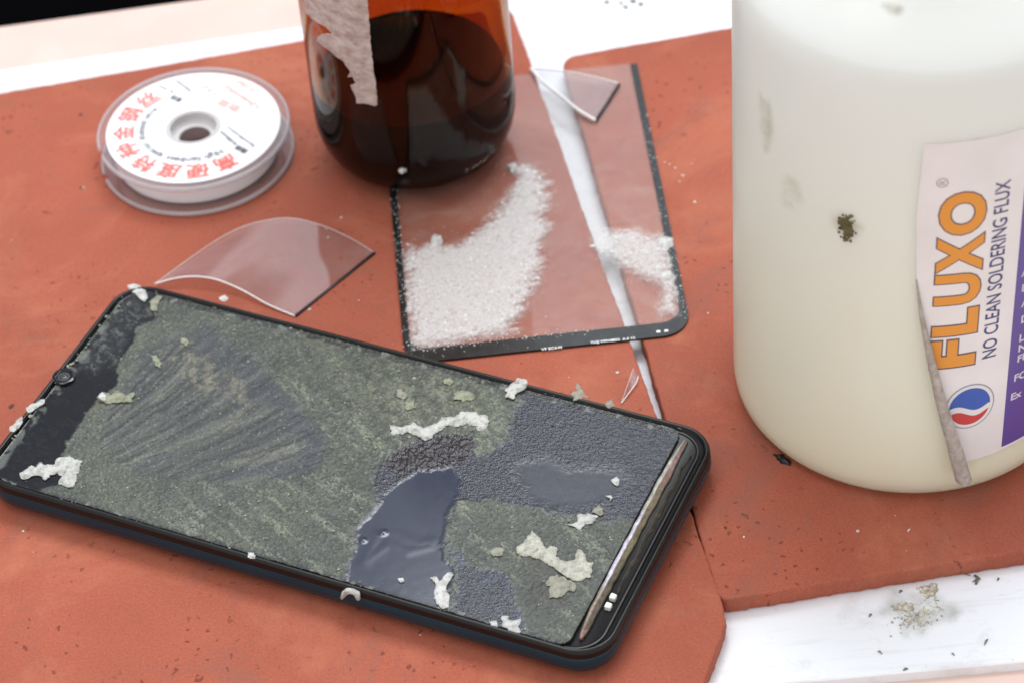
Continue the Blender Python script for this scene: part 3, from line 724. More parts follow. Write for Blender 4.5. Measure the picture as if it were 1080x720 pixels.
def cut(V_, F_, nx, axis=0):
    """slice a flat mesh into strips so that it can bend"""
    bm = bmesh.new(); vs = [bm.verts.new((x, y, 0)) for x, y in V_]
    for f in F_:
        try: bm.faces.new([vs[i] for i in f])
        except ValueError: pass
    lo, hi = V_[:, axis].min(), V_[:, axis].max()
    k = math.ceil((hi - lo) / nx)
    for i in range(1, k):
        c_ = lo + (hi - lo) * i / k
        no = (1, 0, 0) if axis == 0 else (0, 1, 0); co = (c_, 0, 0) if axis == 0 else (0, c_, 0)
        bmesh.ops.bisect_plane(bm, geom=bm.verts[:] + bm.edges[:] + bm.faces[:], dist=1e-5, plane_co=co, plane_no=no)
    bm.verts.index_update(); V2 = np.array([v.co[:2] for v in bm.verts]); F2 = [tuple(v.index for v in f.verts) for f in bm.faces]; bm.free()
    return V2, F2
def flat_text(V_, F_, org, ex, ey, z):
    P = org[None] + V_[:, :1] * ex + V_[:, 1:2] * ey
    return np.column_stack([P, z + rng.random(len(P)) * .012]), F_
tp = []
for txt, (u, v), W_, H_ in (('V9 ZC4-M', (571, 369.5), 5.2, .9), ('YLSJ V9918B52  A.3 12', (623, 363.2), 11.3, 1.15), ('- -', (692.5, 351), 3.0, .8)):
    V_, F_ = text_fit(txt, W_, H_, bold=.03); o_ = gl(*glt(u, v, .8))
    tp.append(flat_text(V_, F_, o_, gx_, gy_, MAT + .80))
build('printing', *join(tp), m_white_ink, glass, smooth=False)

# ---- powder scraped into drifts on the glass
drift1 = [(424, 258), (440, 262), (455, 252), (468, 258), (482, 256), (500, 243), (516, 225), (533, 208), (540, 190), (534, 178), (548, 170), (566, 174), (577, 186), (582, 206), (579, 224), (572, 232), (582, 240), (576, 256), (572, 268), (578, 280), (568, 300), (560, 316), (556, 330), (545, 342), (549, 352), (520, 356), (500, 360), (470, 366), (440, 372), (428, 366), (424, 330), (420, 290)]
drift2 = [(622, 246), (634, 236), (650, 242), (668, 238), (684, 246), (700, 250), (716, 250), (722, 290), (722, 318), (712, 332), (694, 338), (692, 322), (697, 306), (684, 298), (668, 292), (654, 284), (640, 272), (624, 262)]
def drift(px, strd, seed, dens):
    P = ats(px, .75)[:, :2]; x0, y0 = P.min(0) - 2; x1, y1 = P.max(0) + 2; st_ = .28
    X, Y = np.meshgrid(np.arange(x0, x1, st_), np.arange(y0, y1, st_), indexing='ij')
    a = X * strd[0] + Y * strd[1]; b = -X * strd[1] + Y * strd[0]
    w1_ = (fbm(b / 2.2 + seed, a / 8, 5) - .5) * 7
    D_ = sdist(P, X + strd[0] * w1_ + (fbm(X, Y, 3) - .5) * 2, Y + strd[1] * w1_ + (fbm(X + 9, Y, 3) - .5) * 2)
    body = sstep(D_, -1.2, 3.2)
    lx = (X - GA[0]) * gx_[0] + (Y - GA[1]) * gx_[1]; ly = (X - GA[0]) * gy_[0] + (Y - GA[1]) * gy_[1]
    lim = np.minimum(np.minimum(lx - 1.6, GW - 1.6 - lx), ly - 4.6) + (fbm(X / .8, Y / .8 + 77, 3) - .5) * 1.8
    body = body * sstep(lim, -.3, .5); D_ = np.minimum(D_, lim)
    tex = fbm(X / .8 + seed, Y / .8, 4); streak = fbm(b / .5, a / 5 + seed, 3)
    alpha = np.clip(body * (.80 + .55 * (tex - .5) * 2 + .16 * (streak - .5) * 2 + .3 * sstep(D_, 1, 6)), 0, 1) * dens
    hz = body * (.08 + .30 * fbm(X / .45 + seed, Y / .45, 2) * tex + .10 * tex + .25 * fbm(X / 3, Y / 3 + seed, 3) * sstep(D_, 0, 5))
    return X, Y, D_, alpha, hz
def mat_powder():
    T = NT('glass_powder'); a = T.n('Attribute'); a.attribute_name = 'cover'; sp = T.n('SeparateColor'); T.set(sp, 0, a.outputs['Color'])
    n1 = T.noise(2400, 4, .75); al = T.math('ADD', sp.outputs[0], T.math('MULTIPLY', T.math('SUBTRACT', n1, .5), T.math('MULTIPLY', sp.outputs[0], 1.3)), True)
    c = T.mixc(T.ramp(n1, .35, .65), (.80, .78, .77), (.95, .95, .95))
    d_ = T.n('BsdfDiffuse', Color=c, Normal=T.bump(T.noise(1500, 4, .7), .8, .3 * S)); t2 = T.n('BsdfTranslucent', Color=c)
    m = T.n('MixShader'); T.set(m, 0, .3); T.set(m, 1, d_.outputs[0]); T.set(m, 2, t2.outputs[0])
    tr = T.n('BsdfTransparent'); r = T.n('MixShader'); T.set(r, 0, al); T.set(r, 1, tr.outputs[0]); T.set(r, 2, m.outputs[0])
    return T.done(r.outputs[0])
m_pow = mat_powder(); m_grain = mat_flake('powder_grain', (.96, .96, .96), .3, .05)
def grid_faces(X, keep):
    id_ = np.arange(X.size).reshape(X.shape); q = np.stack([id_[:-1, :-1], id_[1:, :-1], id_[1:, 1:], id_[:-1, 1:]], -1).reshape(-1, 4)
    return q[keep.ravel()[q].any(1)]
for px, sd, seed, dens, ngr, lab in ((drift1, (.93, .36), 3, .82, 3600, 'broad drift of white glass powder on the left half of the cover glass'),
                                     (drift2, (-.45, .89), 11, .76, 1000, 'smaller drift of white powder at the right border of the cover glass')):
    X, Y, D_, al, hz = drift(px, sd, seed, dens)
    q = grid_faces(X, al > .01)
    V_ = np.column_stack([X.ravel(), Y.ravel(), (MAT + .76 + hz).ravel()])
    used, inv = np.unique(q, return_inverse=True)
    o = build('powder_drift', V_[used], inv.reshape(-1, 4), m_pow, kind='stuff', label=lab, cat='powder')
    a3 = al.ravel()[used][:, None] * np.ones(3); setattr_col(o.data, 'cover', a3)
    pr = []; k = 0
    while k < ngr:
        i_, j_ = rng.integers(0, X.shape[0]), rng.integers(0, X.shape[1])
        if al[i_, j_] < .12 or rng.random() > al[i_, j_] ** 2 * .8 + .08: continue
        r_ = rng.choice([.07, .11, .18, .34, .55], p=[.50, .32, .13, .04, .01])
        pr.append(grain([X[i_, j_], Y[i_, j_], MAT + .78 + hz[i_, j_] * .9], r_, .4)); k += 1
    # the drift throws a few grains around itself
    c_ = np.array([X.mean(), Y.mean()])
    for _ in range(ngr // 12):
        i_, j_ = rng.integers(0, X.shape[0]), rng.integers(0, X.shape[1])
        if D_[i_, j_] > 0 or D_[i_, j_] < -6: continue
        g_ = (np.array([X[i_, j_], Y[i_, j_]]) - GA); 
        if 0 < g_ @ gx_ < GW and 0 < g_ @ gy_ < GH: pr.append(grain([X[i_, j_], Y[i_, j_], MAT + .8], rng.uniform(.06, .16), .7))
    build('powder_grains', *join(pr), m_grain, kind='stuff', label=lab.replace('drift of', 'scatter of coarse grains over the').replace('broad ', 'broad ').replace('smaller ', 'smaller '), cat='powder', smooth=False)
for px, lab, mt, hh in (([(455, 252), (459, 248), (464, 249), (467, 256), (460, 260), (455, 258)], 'pyramid shaped white chunk on the far rim of the broad powder drift', m_flw, 1.6),
                    ([(694, 253), (700, 250), (709, 252), (710, 259), (703, 263), (695, 260)], 'largest white chunk on the right border of the cover glass', m_flw, 1.7),
                    ([(536, 174), (542, 172), (545, 178), (540, 181)], 'white chunk at the far tip of the broad powder drift', m_flw, 1.1),
                    ([(698, 288), (704, 286), (709, 290), (705, 294), (699, 293)], 'lower white chunk by the right border of the cover glass', m_flw, .9),
                    ([(630, 262), (636, 257), (640, 262), (634, 268)], 'white chunk at the left tip of the smaller powder drift', m_flw, .8)):
    lump(px, .8, hh, .3, name='powder_chunk', label=lab, mat=mt, seed=len(lab), rnd=.3, group='white chunks on the cover glass')
# powder dust stuck along the border lines
pr = []
for _ in range(420):
    e_ = rng.random()
    if e_ < .35: p = gl(rng.uniform(-.2, 2.2), rng.uniform(3, GH * .62))
    elif e_ < .65: p = gl(GW - rng.uniform(-.2, 2.0), rng.uniform(5, GH * .8))
    else: p = gl(rng.uniform(4, GW - 6) * rng.random() ** .6, 4.9 + rng.normal(0, .7))
    pr.append(grain([*p, MAT + .8], rng.choice([.08, .12, .2]), .6))
build('border_dust', *join(pr), m_grain, kind='stuff', label='white dust caught along the black border of the cover glass', cat='dust', smooth=False)

# ------------------------------------------------------------------ curved film pieces
m_film = pane('film_clear', (.98, .98, .985), veil=.045, veilc=(.9, .88, .9), f0=.07, smear=.06)
m_film_edge = simple('film_cut_edge', (.85, .82, .82), .3)
def film_piece(near, far, name, label, edge=None, th=.35, bulge=.0, group=None, edgemat=None, n2=10, er=.28, dr=.45, z0=0):
    """near/far: lists of (u,v,z): two long sides of a bent sheet"""
    def curve(pts, n=28):
        P = np.array([at(u, v, z) for u, v, z in pts]); t = np.linspace(0, 1, len(P)); T_ = np.linspace(0, 1, n)
        # Catmull-Rom
        out = []
        for x in T_:
            f = x * (len(P) - 1); i = min(int(f), len(P) - 2); f -= i
            p0_, p1_, p2_, p3_ = P[max(i - 1, 0)], P[i], P[i + 1], P[min(i + 2, len(P) - 1)]
            out.append(.5 * ((2 * p1_) + (-p0_ + p2_) * f + (2 * p0_ - 5 * p1_ + 4 * p2_ - p3_) * f * f + (-p0_ + 3 * p1_ - 3 * p2_ + p3_) * f ** 3))
        return np.array(out)
    A_, B_ = curve(near), curve(far); n = len(A_)
    top = np.array([[A_[i] * (1 - k / n2) + B_[i] * (k / n2) + [0, 0, bulge * math.sin(math.pi * k / n2) * math.sin(math.pi * i / (n - 1))] for k in range(n2 + 1)] for i in range(n)])
    m = n2 + 1; Vt = top.reshape(-1, 3); Vb = Vt - [0, 0, th]; N = len(Vt)
    Fq = []
    for i in range(n - 1):
        for k in range(n2): a_ = i * m + k; Fq += [(a_, a_ + 1, a_ + m + 1, a_ + m), (N + a_, N + a_ + m, N + a_ + m + 1, N + a_ + 1)]
    for i in range(n - 1):
        for k in (0, n2): a_ = i * m + k; Fq.append((a_, a_ + m, N + a_ + m, N + a_))
    for k in range(n2):
        for i in (0, n - 1): a_ = i * m + k; Fq.append((a_, a_ + 1, N + a_ + 1, N + a_))
    base = thing(name, [Vt[:, 0].mean(), Vt[:, 1].mean(), MAT], label, 'film piece', group)
    build('film', np.concatenate([Vt, Vb]), Fq, m_film, base, auto=40)
    build('cut_edge', *tube(A_ - [0, 0, th / 2], er, 6), edgemat or m_film_edge, base)
    B2 = B_ - [0, 0, th / 2]
    build('far_edge', *tube(B2, er * .45, 5), edgemat or m_film_edge, base)
    if edge:
        E0, E1 = top[0, 0], top[0, -1]
        build('dark_edge', *tube([E0 - [0, 0, .35], E1 - [0, 0, .35]], dr, 6), simple('dark_edge_ink', (.02, .02, .022), .4), base)
    return base
film_piece([(311, 333, .5), (283, 321, 1.0), (252, 304, 2.1), (222, 293, 3.2), (192, 292, 3.0), (163, 299, 1.6)],
           [(395, 266, .5), (368, 250, .7), (335, 236, 1.2), (295, 230, 1.9), (240, 246, 2.2), (163, 299, 1.6)],
           'curved_film', 'large bent piece of clear film with one dark edge behind the phone', edge=True, group='clear film pieces', er=.24)
film_piece([(628, 127, 1.2), (610, 116, 2.0), (590, 100, 2.6), (572, 86, 2.2), (560, 72, 1.2)],
           [(653, 88, 1.2), (635, 83, 2.0), (612, 78, 2.6), (588, 74, 2.2), (560, 72, 1.2)],
           'curved_film', 'small triangular clear film chip on the far end of the cover glass', edge=True, group='clear film pieces', er=.5)
film_piece([(655, 425, .4), (663, 414, .9), (671, 403, .9), (673, 396, .5)],
           [(655, 425, .4), (661, 408, .7), (665, 396, .9), (668, 388, .5)],
           'curved_film', 'tiny crescent sliver of clear film between the phone and the cover glass', group='clear film pieces', er=.13, th=.2)

# ------------------------------------------------------------------ spool
SX_, SY_ = -82.0354, 43.0067; SR = 26.25; SZ = MAT
spool = thing('wire_spool', [SX_, SY_, SZ], 'clear plastic wire spool with a white label printed in red Chinese characters', 'spool')
m_clear = pane('spool_plastic', (.97, .96, .97), veil=.10, veilc=(.95, .94, .96), f0=.08)
m_clear2 = pane('spool_rim_plastic', (.9, .88, .9), veil=.42, veilc=(.98, .97, .99), f0=.14)
def flange(z0, z1, r):
    pr_ = [(7.4, z0), (r - .3, z0), (r, z0 + .25), (r, z1 - .25), (r - .3, z1), (7.4, z1)]
    V_, F_ = lathe(SX_, SY_, pr_, 128, closed=True)
    # a notch cut in the rim towards the left
    a_ = np.arctan2(V_[:, 1] - SY_, V_[:, 0] - SX_); R_ = np.hypot(V_[:, 0] - SX_, V_[:, 1] - SY_)
    da = np.abs((a_ - math.radians(197) + math.pi) % (2 * math.pi) - math.pi)
    k = np.where((R_ > 20), 1 - .055 * np.exp(-(da / .045) ** 4), 1)
    V_[:, 0] = SX_ + (V_[:, 0] - SX_) * k; V_[:, 1] = SY_ + (V_[:, 1] - SY_) * k
    return V_, F_
build('lower_flange', *flange(SZ + .1, SZ + 1.3, 26.4), m_clear, spool, auto=30)
build('upper_flange', *flange(SZ + 8.2, SZ + 9.6, SR), m_clear, spool, auto=30)
for z_, r_ in ((SZ + .7, 26.4), (SZ + 1.3, 26.3), (SZ + 9.0, SR), (SZ + 9.65, SR - .15)):
    th_ = np.linspace(math.radians(197) + .06, math.radians(197) + 2 * math.pi - .06, 140)
    P = np.column_stack([SX_ + r_ * np.cos(th_), SY_ + r_ * np.sin(th_), np.full(140, z_)])
    build('flange_rim', *tube(P, .32, 6), m_clear2, spool)
build('winding', *lathe(SX_, SY_, [(9, SZ + 1.35), (22.3, SZ + 1.4), (22.6, SZ + 2.6), (22.3, SZ + 4.8), (22.6, SZ + 7), (22.2, SZ + 8.1), (9, SZ + 8.15)], 96, closed=True),
      simple('wound_wire', (.90, .89, .93), .3, noise=(60, .03)), spool, auto=60)
m_hub = simple('hub_plastic', (.62, .60, .61), .35, noise=(60, .1))
build('hub', *lathe(SX_, SY_, [(7.35, SZ + .1), (7.35, SZ + 9.9), (6.9, SZ + 10.1), (6.4, SZ + 9.7), (6.35, SZ + 7.2), (5.8, SZ + 6.6), (4.5, SZ + 6.5), (4.3, SZ + 6.2), (4.5, SZ + 5.9), (6.3, SZ + 5.8), (6.4, SZ + .1)], 72, closed=True), m_hub, spool, auto=40)
LZ = SZ + 9.68
lab_ = build('label_disc', *lathe(SX_, SY_, [(7.5, LZ), (23.9, LZ), (23.9, LZ + .1), (7.5, LZ + .1)], 120, closed=True), simple('label_paper', (.86, .87, .90), .45), spool, smooth=False)
m_redink = simple('red_ink', (.80, .16, .13), .5); m_pinkink = simple('faded_red_ink', (.85, .46, .42), .5); m_greyink = simple('grey_ink', (.22, .22, .25), .5)
def spin(u, v): p = at(u, v, 9.8)[:2] - [SX_, SY_]; return math.atan2(p[1], p[0]), np.hypot(*p)
glyphs = []
a_first = spin(237, 171)[0]; a_last = spin(150, 102)[0]
if a_last > a_first: a_last -= 2 * math.pi
for i, ch in enumerate('高硬度特种金钢丝'):
    a_ = a_first + (a_last - a_first) * i / 7
    V_, F_ = text_mesh(ch, 6.2, bold=.022); mn, mx = V_.min(0), V_.max(0); V_ = (V_ - (mn + mx) / 2) * [1.0, 1.0]
    V_ = V_ * (6.2 / max(mx - mn))
    er_ = np.array([math.cos(a_), math.sin(a_)]); et_ = np.array([math.sin(a_), -math.cos(a_)])
    glyphs.append(flat_text(V_, F_, np.array([SX_, SY_]) + er_ * 19.2, et_, er_, LZ + .2))
build('red_characters', *join(glyphs), m_redink, lab_, smooth=False)
glyphs = []
txt = 'High hardness special diamond wire'
aw0, aw1 = a_first + .05, a_last + .12
for i, ch in enumerate(txt):
    if ch == ' ': continue
    a_ = aw0 + (aw1 - aw0) * i / (len(txt) - 1); V_, F_ = text_mesh(ch, 2.8, bold=.03, align='CENTER'); V_[:, 1] -= .8
    er_ = np.array([math.cos(a_), math.sin(a_)]); et_ = np.array([math.sin(a_), -math.cos(a_)])
    glyphs.append(flat_text(V_, F_, np.array([SX_, SY_]) + er_ * 14.2, et_, er_, LZ + .2))
build('black_lettering', *join(glyphs), m_greyink, lab_, smooth=False)
def spot_text(items, mat, name):
    gp = []
    for s_, (u0, v0), (u1, v1), h_ in items:
        a_ = at(u0, v0, 9.8)[:2]; b_ = at(u1, v1, 9.8)[:2]; ex = (b_ - a_); L_ = np.linalg.norm(ex); ex /= L_; ey = np.array([-ex[1], ex[0]])
        V_, F_ = text_fit(s_, L_, h_, bold=.04); gp.append(flat_text(V_, F_, a_, ex, ey, LZ + .2))
    build(name, *join(gp), mat, lab_, smooth=False)
spot_text([('Quantity', (277, 112), (240, 88), 2.5), ('X10m', (272, 95), (253, 84), 2.0), ('数量', (256, 113), (234, 104), 3.0), ('1只', (232, 98), (218, 88), 2.6)], m_pinkink, 'faded_characters')
spot_text([('Specification', (270, 154), (241, 133), 1.0), ('0.08mm', (251, 152), (234, 138), 1.2), ('Diameter', (203, 96), (186, 84), 1.0), ('in mm', (184, 97), (168, 90), 1.0)], m_greyink, 'small_lettering')
m_bold = simple('black_ink_bold', (.10, .10, .12), .5)
for it in (('规格', (263, 159), (251, 153), 2.0), ('直径', (194, 105), (183, 100), 2.0)): spot_text([it], m_bold, 'bold_text')

# ------------------------------------------------------------------ amber bottle (stands on the cover glass edge)
BX, BY, BR = -20.9, 39.08, 27.45; BZ = MAT + .78
bottle = thing('amber_bottle', [BX, BY, BZ], 'brown glass bottle with dark liquid in the bottom and a torn paper label', 'bottle')
def mat_amber():
    T = NT('amber_glass'); g = T.n('BsdfRefraction', Color=(.74, .43, .18), IOR=1.5, Roughness=.0)
    gl_ = T.n('BsdfGlossy', Color=(.66, .62, .60), Roughness=.03); f = T.n('Fresnel', IOR=1.5)
    m = T.n('MixShader'); T.set(m, 0, f.outputs[0]); T.set(m, 1, g.outputs[0]); T.set(m, 2, gl_.outputs[0])
    return T.done(m.outputs[0])
outp = [(0, 1.4), (12, 1.2), (15, .3), (17.5, .0), (21.2, 1.2), (24.5, 4.2), (26.5, 8.4), (27.25, 12.3), (BR, 15.5), (BR, 30), (BR, 96), (26.5, 103), (22, 110), (15, 116), (12, 121), (12, 136)]
inp = [(10.2, 136), (10.2, 121), (13.4, 114.6), (20.4, 108.5), (24.6, 102), (25.4, 96), (25.4, 30), (25.4, 15.5), (24.6, 12), (22.4, 7.6), (19.0, 4.9), (15, 3.6), (10, 3.8), (0, 4.2)]
prof_ = [(max(r, .001), BZ + z) for r, z in outp + inp]
build('glass_body', *lathe(BX, BY, prof_, 128, closed=False), mat_amber(), bottle, auto=60)
def mat_liquid():
    T = NT('dark_liquid')
    return T.done(princ(T, Base_Color=(.045, .012, .008), Roughness=.12, **{'Specular IOR Level': .06}))
LQ = 26.0
lq = [(0, 3.2), (12, 2.9), (15.5, 2.8), (19.6, 4.2), (23.0, 7.0), (25.2, 11.6), (25.9, 15.5), (25.9, LQ + .6), (25.39, LQ + .9), (24.9, LQ + .35), (24.0, LQ), (0, LQ)]
build('liquid', *lathe(BX, BY, [(max(r, .001), BZ + z) for r, z in lq], 96), mat_liquid(), bottle, auto=60)
build('cap', *lathe(BX, BY, [(.001, BZ + 150), (13.5, BZ + 150), (14.5, BZ + 148.5), (14.5, BZ + 126), (12.3, BZ + 126), (12.3, BZ + 137), (.001, BZ + 137)][::-1], 48), m_black, bottle, auto=40)
def cylhit(u, v, c_, R_):
    d_ = ray(u, v); o_ = CAM[:2] - c_; a_ = d_[:2] @ d_[:2]; b_ = 2 * o_ @ d_[:2]; k_ = o_ @ o_ - R_ * R_
    t_ = (-b_ - math.sqrt(max(0, b_ * b_ - 4 * a_ * k_))) / 2 / a_; p = CAM + t_ * d_
    return math.atan2(p[1] - c_[1], p[0] - c_[0]), p[2] + MAT
def wrap_patch(poly_ah, c_, R_, off, mat, name, parent, step=.8, th=.06, wob=0.0):
    """poly in (arc length, height) wrapped on a cylinder"""
    P = ccw(poly_ah); P = dense(P, step)
    L = np.arange(len(P)); 
    if wob: P = P + normals2(P) * ((vnoise(L * .8, L * 0. + 4) - .5) * wob)[:, None]
    V_, F_ = P, [tuple(range(len(P)))]
    V_, F_ = cut(V_, F_, 1.5, 0)
    a_ = V_[:, 0] / R_; X = np.column_stack([c_[0] + (R_ + off) * np.cos(a_), c_[1] + (R_ + off) * np.sin(a_), V_[:, 1]])
    return build(name, X, F_, mat, parent, smooth=True)
BC = np.array([BX, BY])
lab_px = Z([(67, -30), (285, -30), (285, 0), (300, 160), (322, 368), (296, 362), (250, 355), (240, 320), (228, 295), (248, 285), (235, 268), (218, 268), (226, 248), (205, 215), (180, 198), (150, 172), (108, 140), (125, 118), (165, 116), (130, 85), (95, 66), (72, 40)], 3.273, 300, 0)
pl = []
for u, v in lab_px:
    a_, h_ = cylhit(u, v, BC, BR + .1); pl.append((a_ * BR, h_))
def mat_torn():
    T = NT('torn_label_paper'); oc = T.obj()
    mp = T.n('Mapping'); T.set(mp, 'Vector', oc); mp.inputs['Scale'].default_value = (300, 300, 420); mp.inputs['Rotation'].default_value = (.5, .3, .6)
    n1 = T.noise(1, 4, .7, mp.outputs[0])
    c = T.mixc(T.ramp(n1, .35, .65), (.38, .27, .25), (.62, .53, .51))
    c = T.mixc(T.math('MULTIPLY', T.ramp(T.noise(110, 4, .7), .55, .75), .6), c, (.40, .18, .10))
    return T.done(princ(T, Base_Color=c, Roughness=.8, Normal=T.bump(n1, .6, .3 * S)))
wrap_patch(pl, BC, BR, .10, mat_torn(), 'torn_label', bottle, wob=.5)
a_, h_ = cylhit(424, 180, BC, BR)
P = np.array([BC[0] + (BR - .2) * math.cos(a_), BC[1] + (BR - .2) * math.sin(a_), h_])
v_, f_ = grain(P, 1.0, 1.0)
build('glue_flake', v_, f_, m_flw, label='tiny white chip stuck to the foot of the brown bottle', cat='glue flake', smooth=False)

# ------------------------------------------------------------------ big plastic flux bottle
JX, JY, JR = 95.67, -67.19, 42.0; JZ = MAT; JC = np.array([JX, JY])
jug = thing('flux_bottle', [JX, JY, JZ], 'large translucent white plastic bottle of soldering flux with a peeling label', 'bottle')
def mat_hdpe():
    T = NT('translucent_polyethylene')
    n = T.noise(30, 3)
    c = T.mixc(n, (.955, .97, .98), (.97, .98, .985))
    b = T.bump(T.noise(55, 3, .5), .12, 1.2 * S)
    d_ = T.n('BsdfDiffuse', Color=c, Normal=b); t2 = T.n('BsdfTranslucent', Color=c)
    m = T.n('MixShader'); T.set(m, 0, .72); T.set(m, 1, d_.outputs[0]); T.set(m, 2, t2.outputs[0])
    fr_ = T.n('Fresnel', IOR=1.45); g = T.n('BsdfGlossy', Roughness=.28, Normal=b)
    lw = T.n('LayerWeight'); lw.inputs['Blend'].default_value = .5
    fac = T.math('ADD', T.math('MULTIPLY', T.math('POWER', lw.outputs['Facing'], 5.0), .6), .04, True)
    r = T.n('MixShader'); T.set(r, 0, fac); T.set(r, 1, m.outputs[0]); T.set(r, 2, g.outputs[0])
    return T.done(r.outputs[0])
SH = 123.0
jo = [(.001, 1.2), (30, 1.2), (35, 0.1), (38.4, .3), (40.3, 1.3), (41.5, 3.2), (41.95, 6), (JR, 10), (JR, 60), (JR, SH - 4), (41.6, SH), (40.4, SH + 3.5), (38, SH + 6.5), (33, SH + 10), (24, SH + 16), (16, SH + 24), (14, SH + 30), (14, SH + 46), (.001, SH + 46)]
build('bottle_wall', *lathe(JX, JY, [(r, JZ + z) for r, z in jo], 144), mat_hdpe(), jug)
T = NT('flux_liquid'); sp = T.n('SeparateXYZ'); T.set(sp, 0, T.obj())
lc = T.mixc(T.ramp(T.math('MULTIPLY', sp.outputs[2], 1 / .13), .05, .85), (.99, .965, .72), (.96, .975, .94))      # cream flux with warm bounce from the mats painted in, yellower towards the bottom
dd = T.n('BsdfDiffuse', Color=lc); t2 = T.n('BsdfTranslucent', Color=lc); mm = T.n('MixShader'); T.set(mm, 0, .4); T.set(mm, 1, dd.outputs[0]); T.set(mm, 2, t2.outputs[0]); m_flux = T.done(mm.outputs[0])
jl = [(.001, 2.4), (30, 2.4), (37, 2.5), (40.0, 3.9), (40.9, 8), (41.2, 12), (41.2, SH - 4), (40.6, SH), (39.4, SH + 3), (.001, SH + 3)]
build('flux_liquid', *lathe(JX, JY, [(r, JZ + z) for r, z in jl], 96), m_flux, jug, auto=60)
build('bottle_cap', *lathe(JX, JY, [(14.2, JZ + SH + 32), (17, JZ + SH + 32), (17.3, JZ + SH + 50), (15.5, JZ + SH + 52), (.001, JZ + SH + 52)], 64), simple('cap_white', (.8, .8, .8), .4), jug, auto=40)
def ja(deg, h): return (math.radians(deg) * JR, h + MAT)
def mat_label():
    T = NT('label_film'); n = T.noise(90, 4)
    c = T.mixc(T.ramp(n, .3, .7), (.72, .70, .71), (.78, .76, .77))
    return T.done(princ(T, Base_Color=c, Roughness=.35, Normal=T.bump(T.noise(25, 2), .2, .6 * S)))
lbl = wrap_patch([ja(-99.6, 108.3), ja(-60, 108.9), ja(-35, 108.9), ja(-35, 13.5), ja(-66, 12.6), ja(-82, 12.0), ja(-86, 24), ja(-93, 44), ja(-99.4, 69), ja(-100.6, 88)], JC, JR, .12, mat_label(), 'paper_label', jug, step=2)
def jwrap(V_, F_, deg0, h0, mat, name, off, along=True, parent=None):
    """text running up the bottle: its x runs up, its y runs to the left"""
    V_, F_ = cut(V_, F_, 1.2, 1 if along else 0)
    if along: arc = math.radians(deg0) * JR - V_[:, 1]; hh = h0 + V_[:, 0] + MAT
    else: arc = math.radians(deg0) * JR + V_[:, 0]; hh = h0 + V_[:, 1] + MAT
    a_ = arc / JR; X = np.column_stack([JX + (JR + off) * np.cos(a_), JY + (JR + off) * np.sin(a_), hh])
    F_ = [f[::-1] for f in F_] if along else F_
    return build(name, X, F_, mat, lbl, smooth=False)
m_orange = simple('orange_print', (.72, .29, .035), .4); m_navy = simple('navy_print', (.05, .05, .17), .4); m_outl = simple('outline_print', (.12, .08, .10), .4)
# letters one by one so that each keeps its measured place
words_ = [('F', 43.6, 54.6), ('L', 56.0, 64.6), ('U', 66.0, 75.3), ('X', 76.2, 85.6), ('O', 84.6, 95.2)]
# measured: overall 43.6 .. 95 mm high, 10 mm deep
span = {'F': (43.6, 51.8), 'L': (53.3, 61.0), 'U': (62.6, 71.4), 'X': (72.0, 82.3), 'O': (82.8, 94.6)}
for which, mt, off in (('outline', m_outl, .15), ('fill', m_orange, .18)):
    gp = []
    for ch, (h0, h1) in span.items():
        V_, F_ = text_fit(ch, 1, 1, offset=.045)
        if which == 'outline':
            V2, F2 = text_mesh(ch, 10, offset=.070); V1, _ = text_mesh(ch, 10, offset=.045)
            mn, mx = V1.min(0), V1.max(0); V_, F_ = (V2 - mn) / (mx - mn), F2
        hh0 = 10.1
        V_ = V_ * [h1 - h0, hh0] + [h0, 0]
        gp.append((np.column_stack([V_, np.zeros(len(V_))]), F_))
    V_, F_ = join(gp); jwrap(V_[:, :2], F_, -80.3, 0, mt, 'brand_' + ('outline' if which == 'outline' else 'lettering'), off)
V_, F_ = text_fit('NO CLEAN SOLDERING FLUX', 51.6, 3.5, offset=.012); jwrap(V_, F_, -73.2, 44.3, m_navy, 'product_lettering', .16)
V_, F_ = text_fit('®', 2.6, 2.6, offset=.0); jwrap(V_, F_, -92.0, 96.4, simple('mark_print', (.30, .28, .28), .5), 'registered_mark', .16)
# purple side panel (print on the label)
def jpoly(pts, mat, name, off, wob=0):
    P = ccw([ja(a_, h_) for a_, h_ in pts]); P = dense(P, 1.5)
    V_, F_ = cut(P, [tuple(range(len(P)))], 1.5, 0); a_ = V_[:, 0] / JR
    X = np.column_stack([JX + (JR + off) * np.cos(a_), JY + (JR + off) * np.sin(a_), V_[:, 1]])
    return build(name, X, F_, mat, lbl, smooth=True)
T = NT('purple_print'); m_purple = T.done(princ(T, Base_Color=T.mixc(T.noise(40, 3), (.085, .05, .25), (.12, .075, .33)), Roughness=.35))
jpoly([(-68.4, 93), (-35.5, 93), (-35.5, 14.2), (-68.3, 13.5)], m_purple, 'purple_panel', .15)
gp = []
for s_, dg, h_ in (('A', -66.6, 66.0), ('D', -66.2, 61.3), ('A', -65.6, 56.6), ('D', -65.4, 51.6), ('L', -65.4, 45.9), ('N', -65.4, 42.8), ('FL', -65.4, 39.6), ('FO', -66.0, 33.8), ('Ex', -66.6, 28.0)):
    V_, F_ = text_mesh(s_, 3.0, offset=.03); a0 = math.radians(dg) * JR
    gp.append((np.column_stack([V_[:, 0] + a0, V_[:, 1] + h_ + MAT, np.zeros(len(V_))]), F_))
V_, F_ = join(gp); a_ = V_[:, 0] / JR
build('panel_lettering', np.column_stack([JX + (JR + .18) * np.cos(a_), JY + (JR + .18) * np.sin(a_), V_[:, 1]]), F_, simple('pale_print', (.6, .58, .66), .4), lbl, smooth=False)
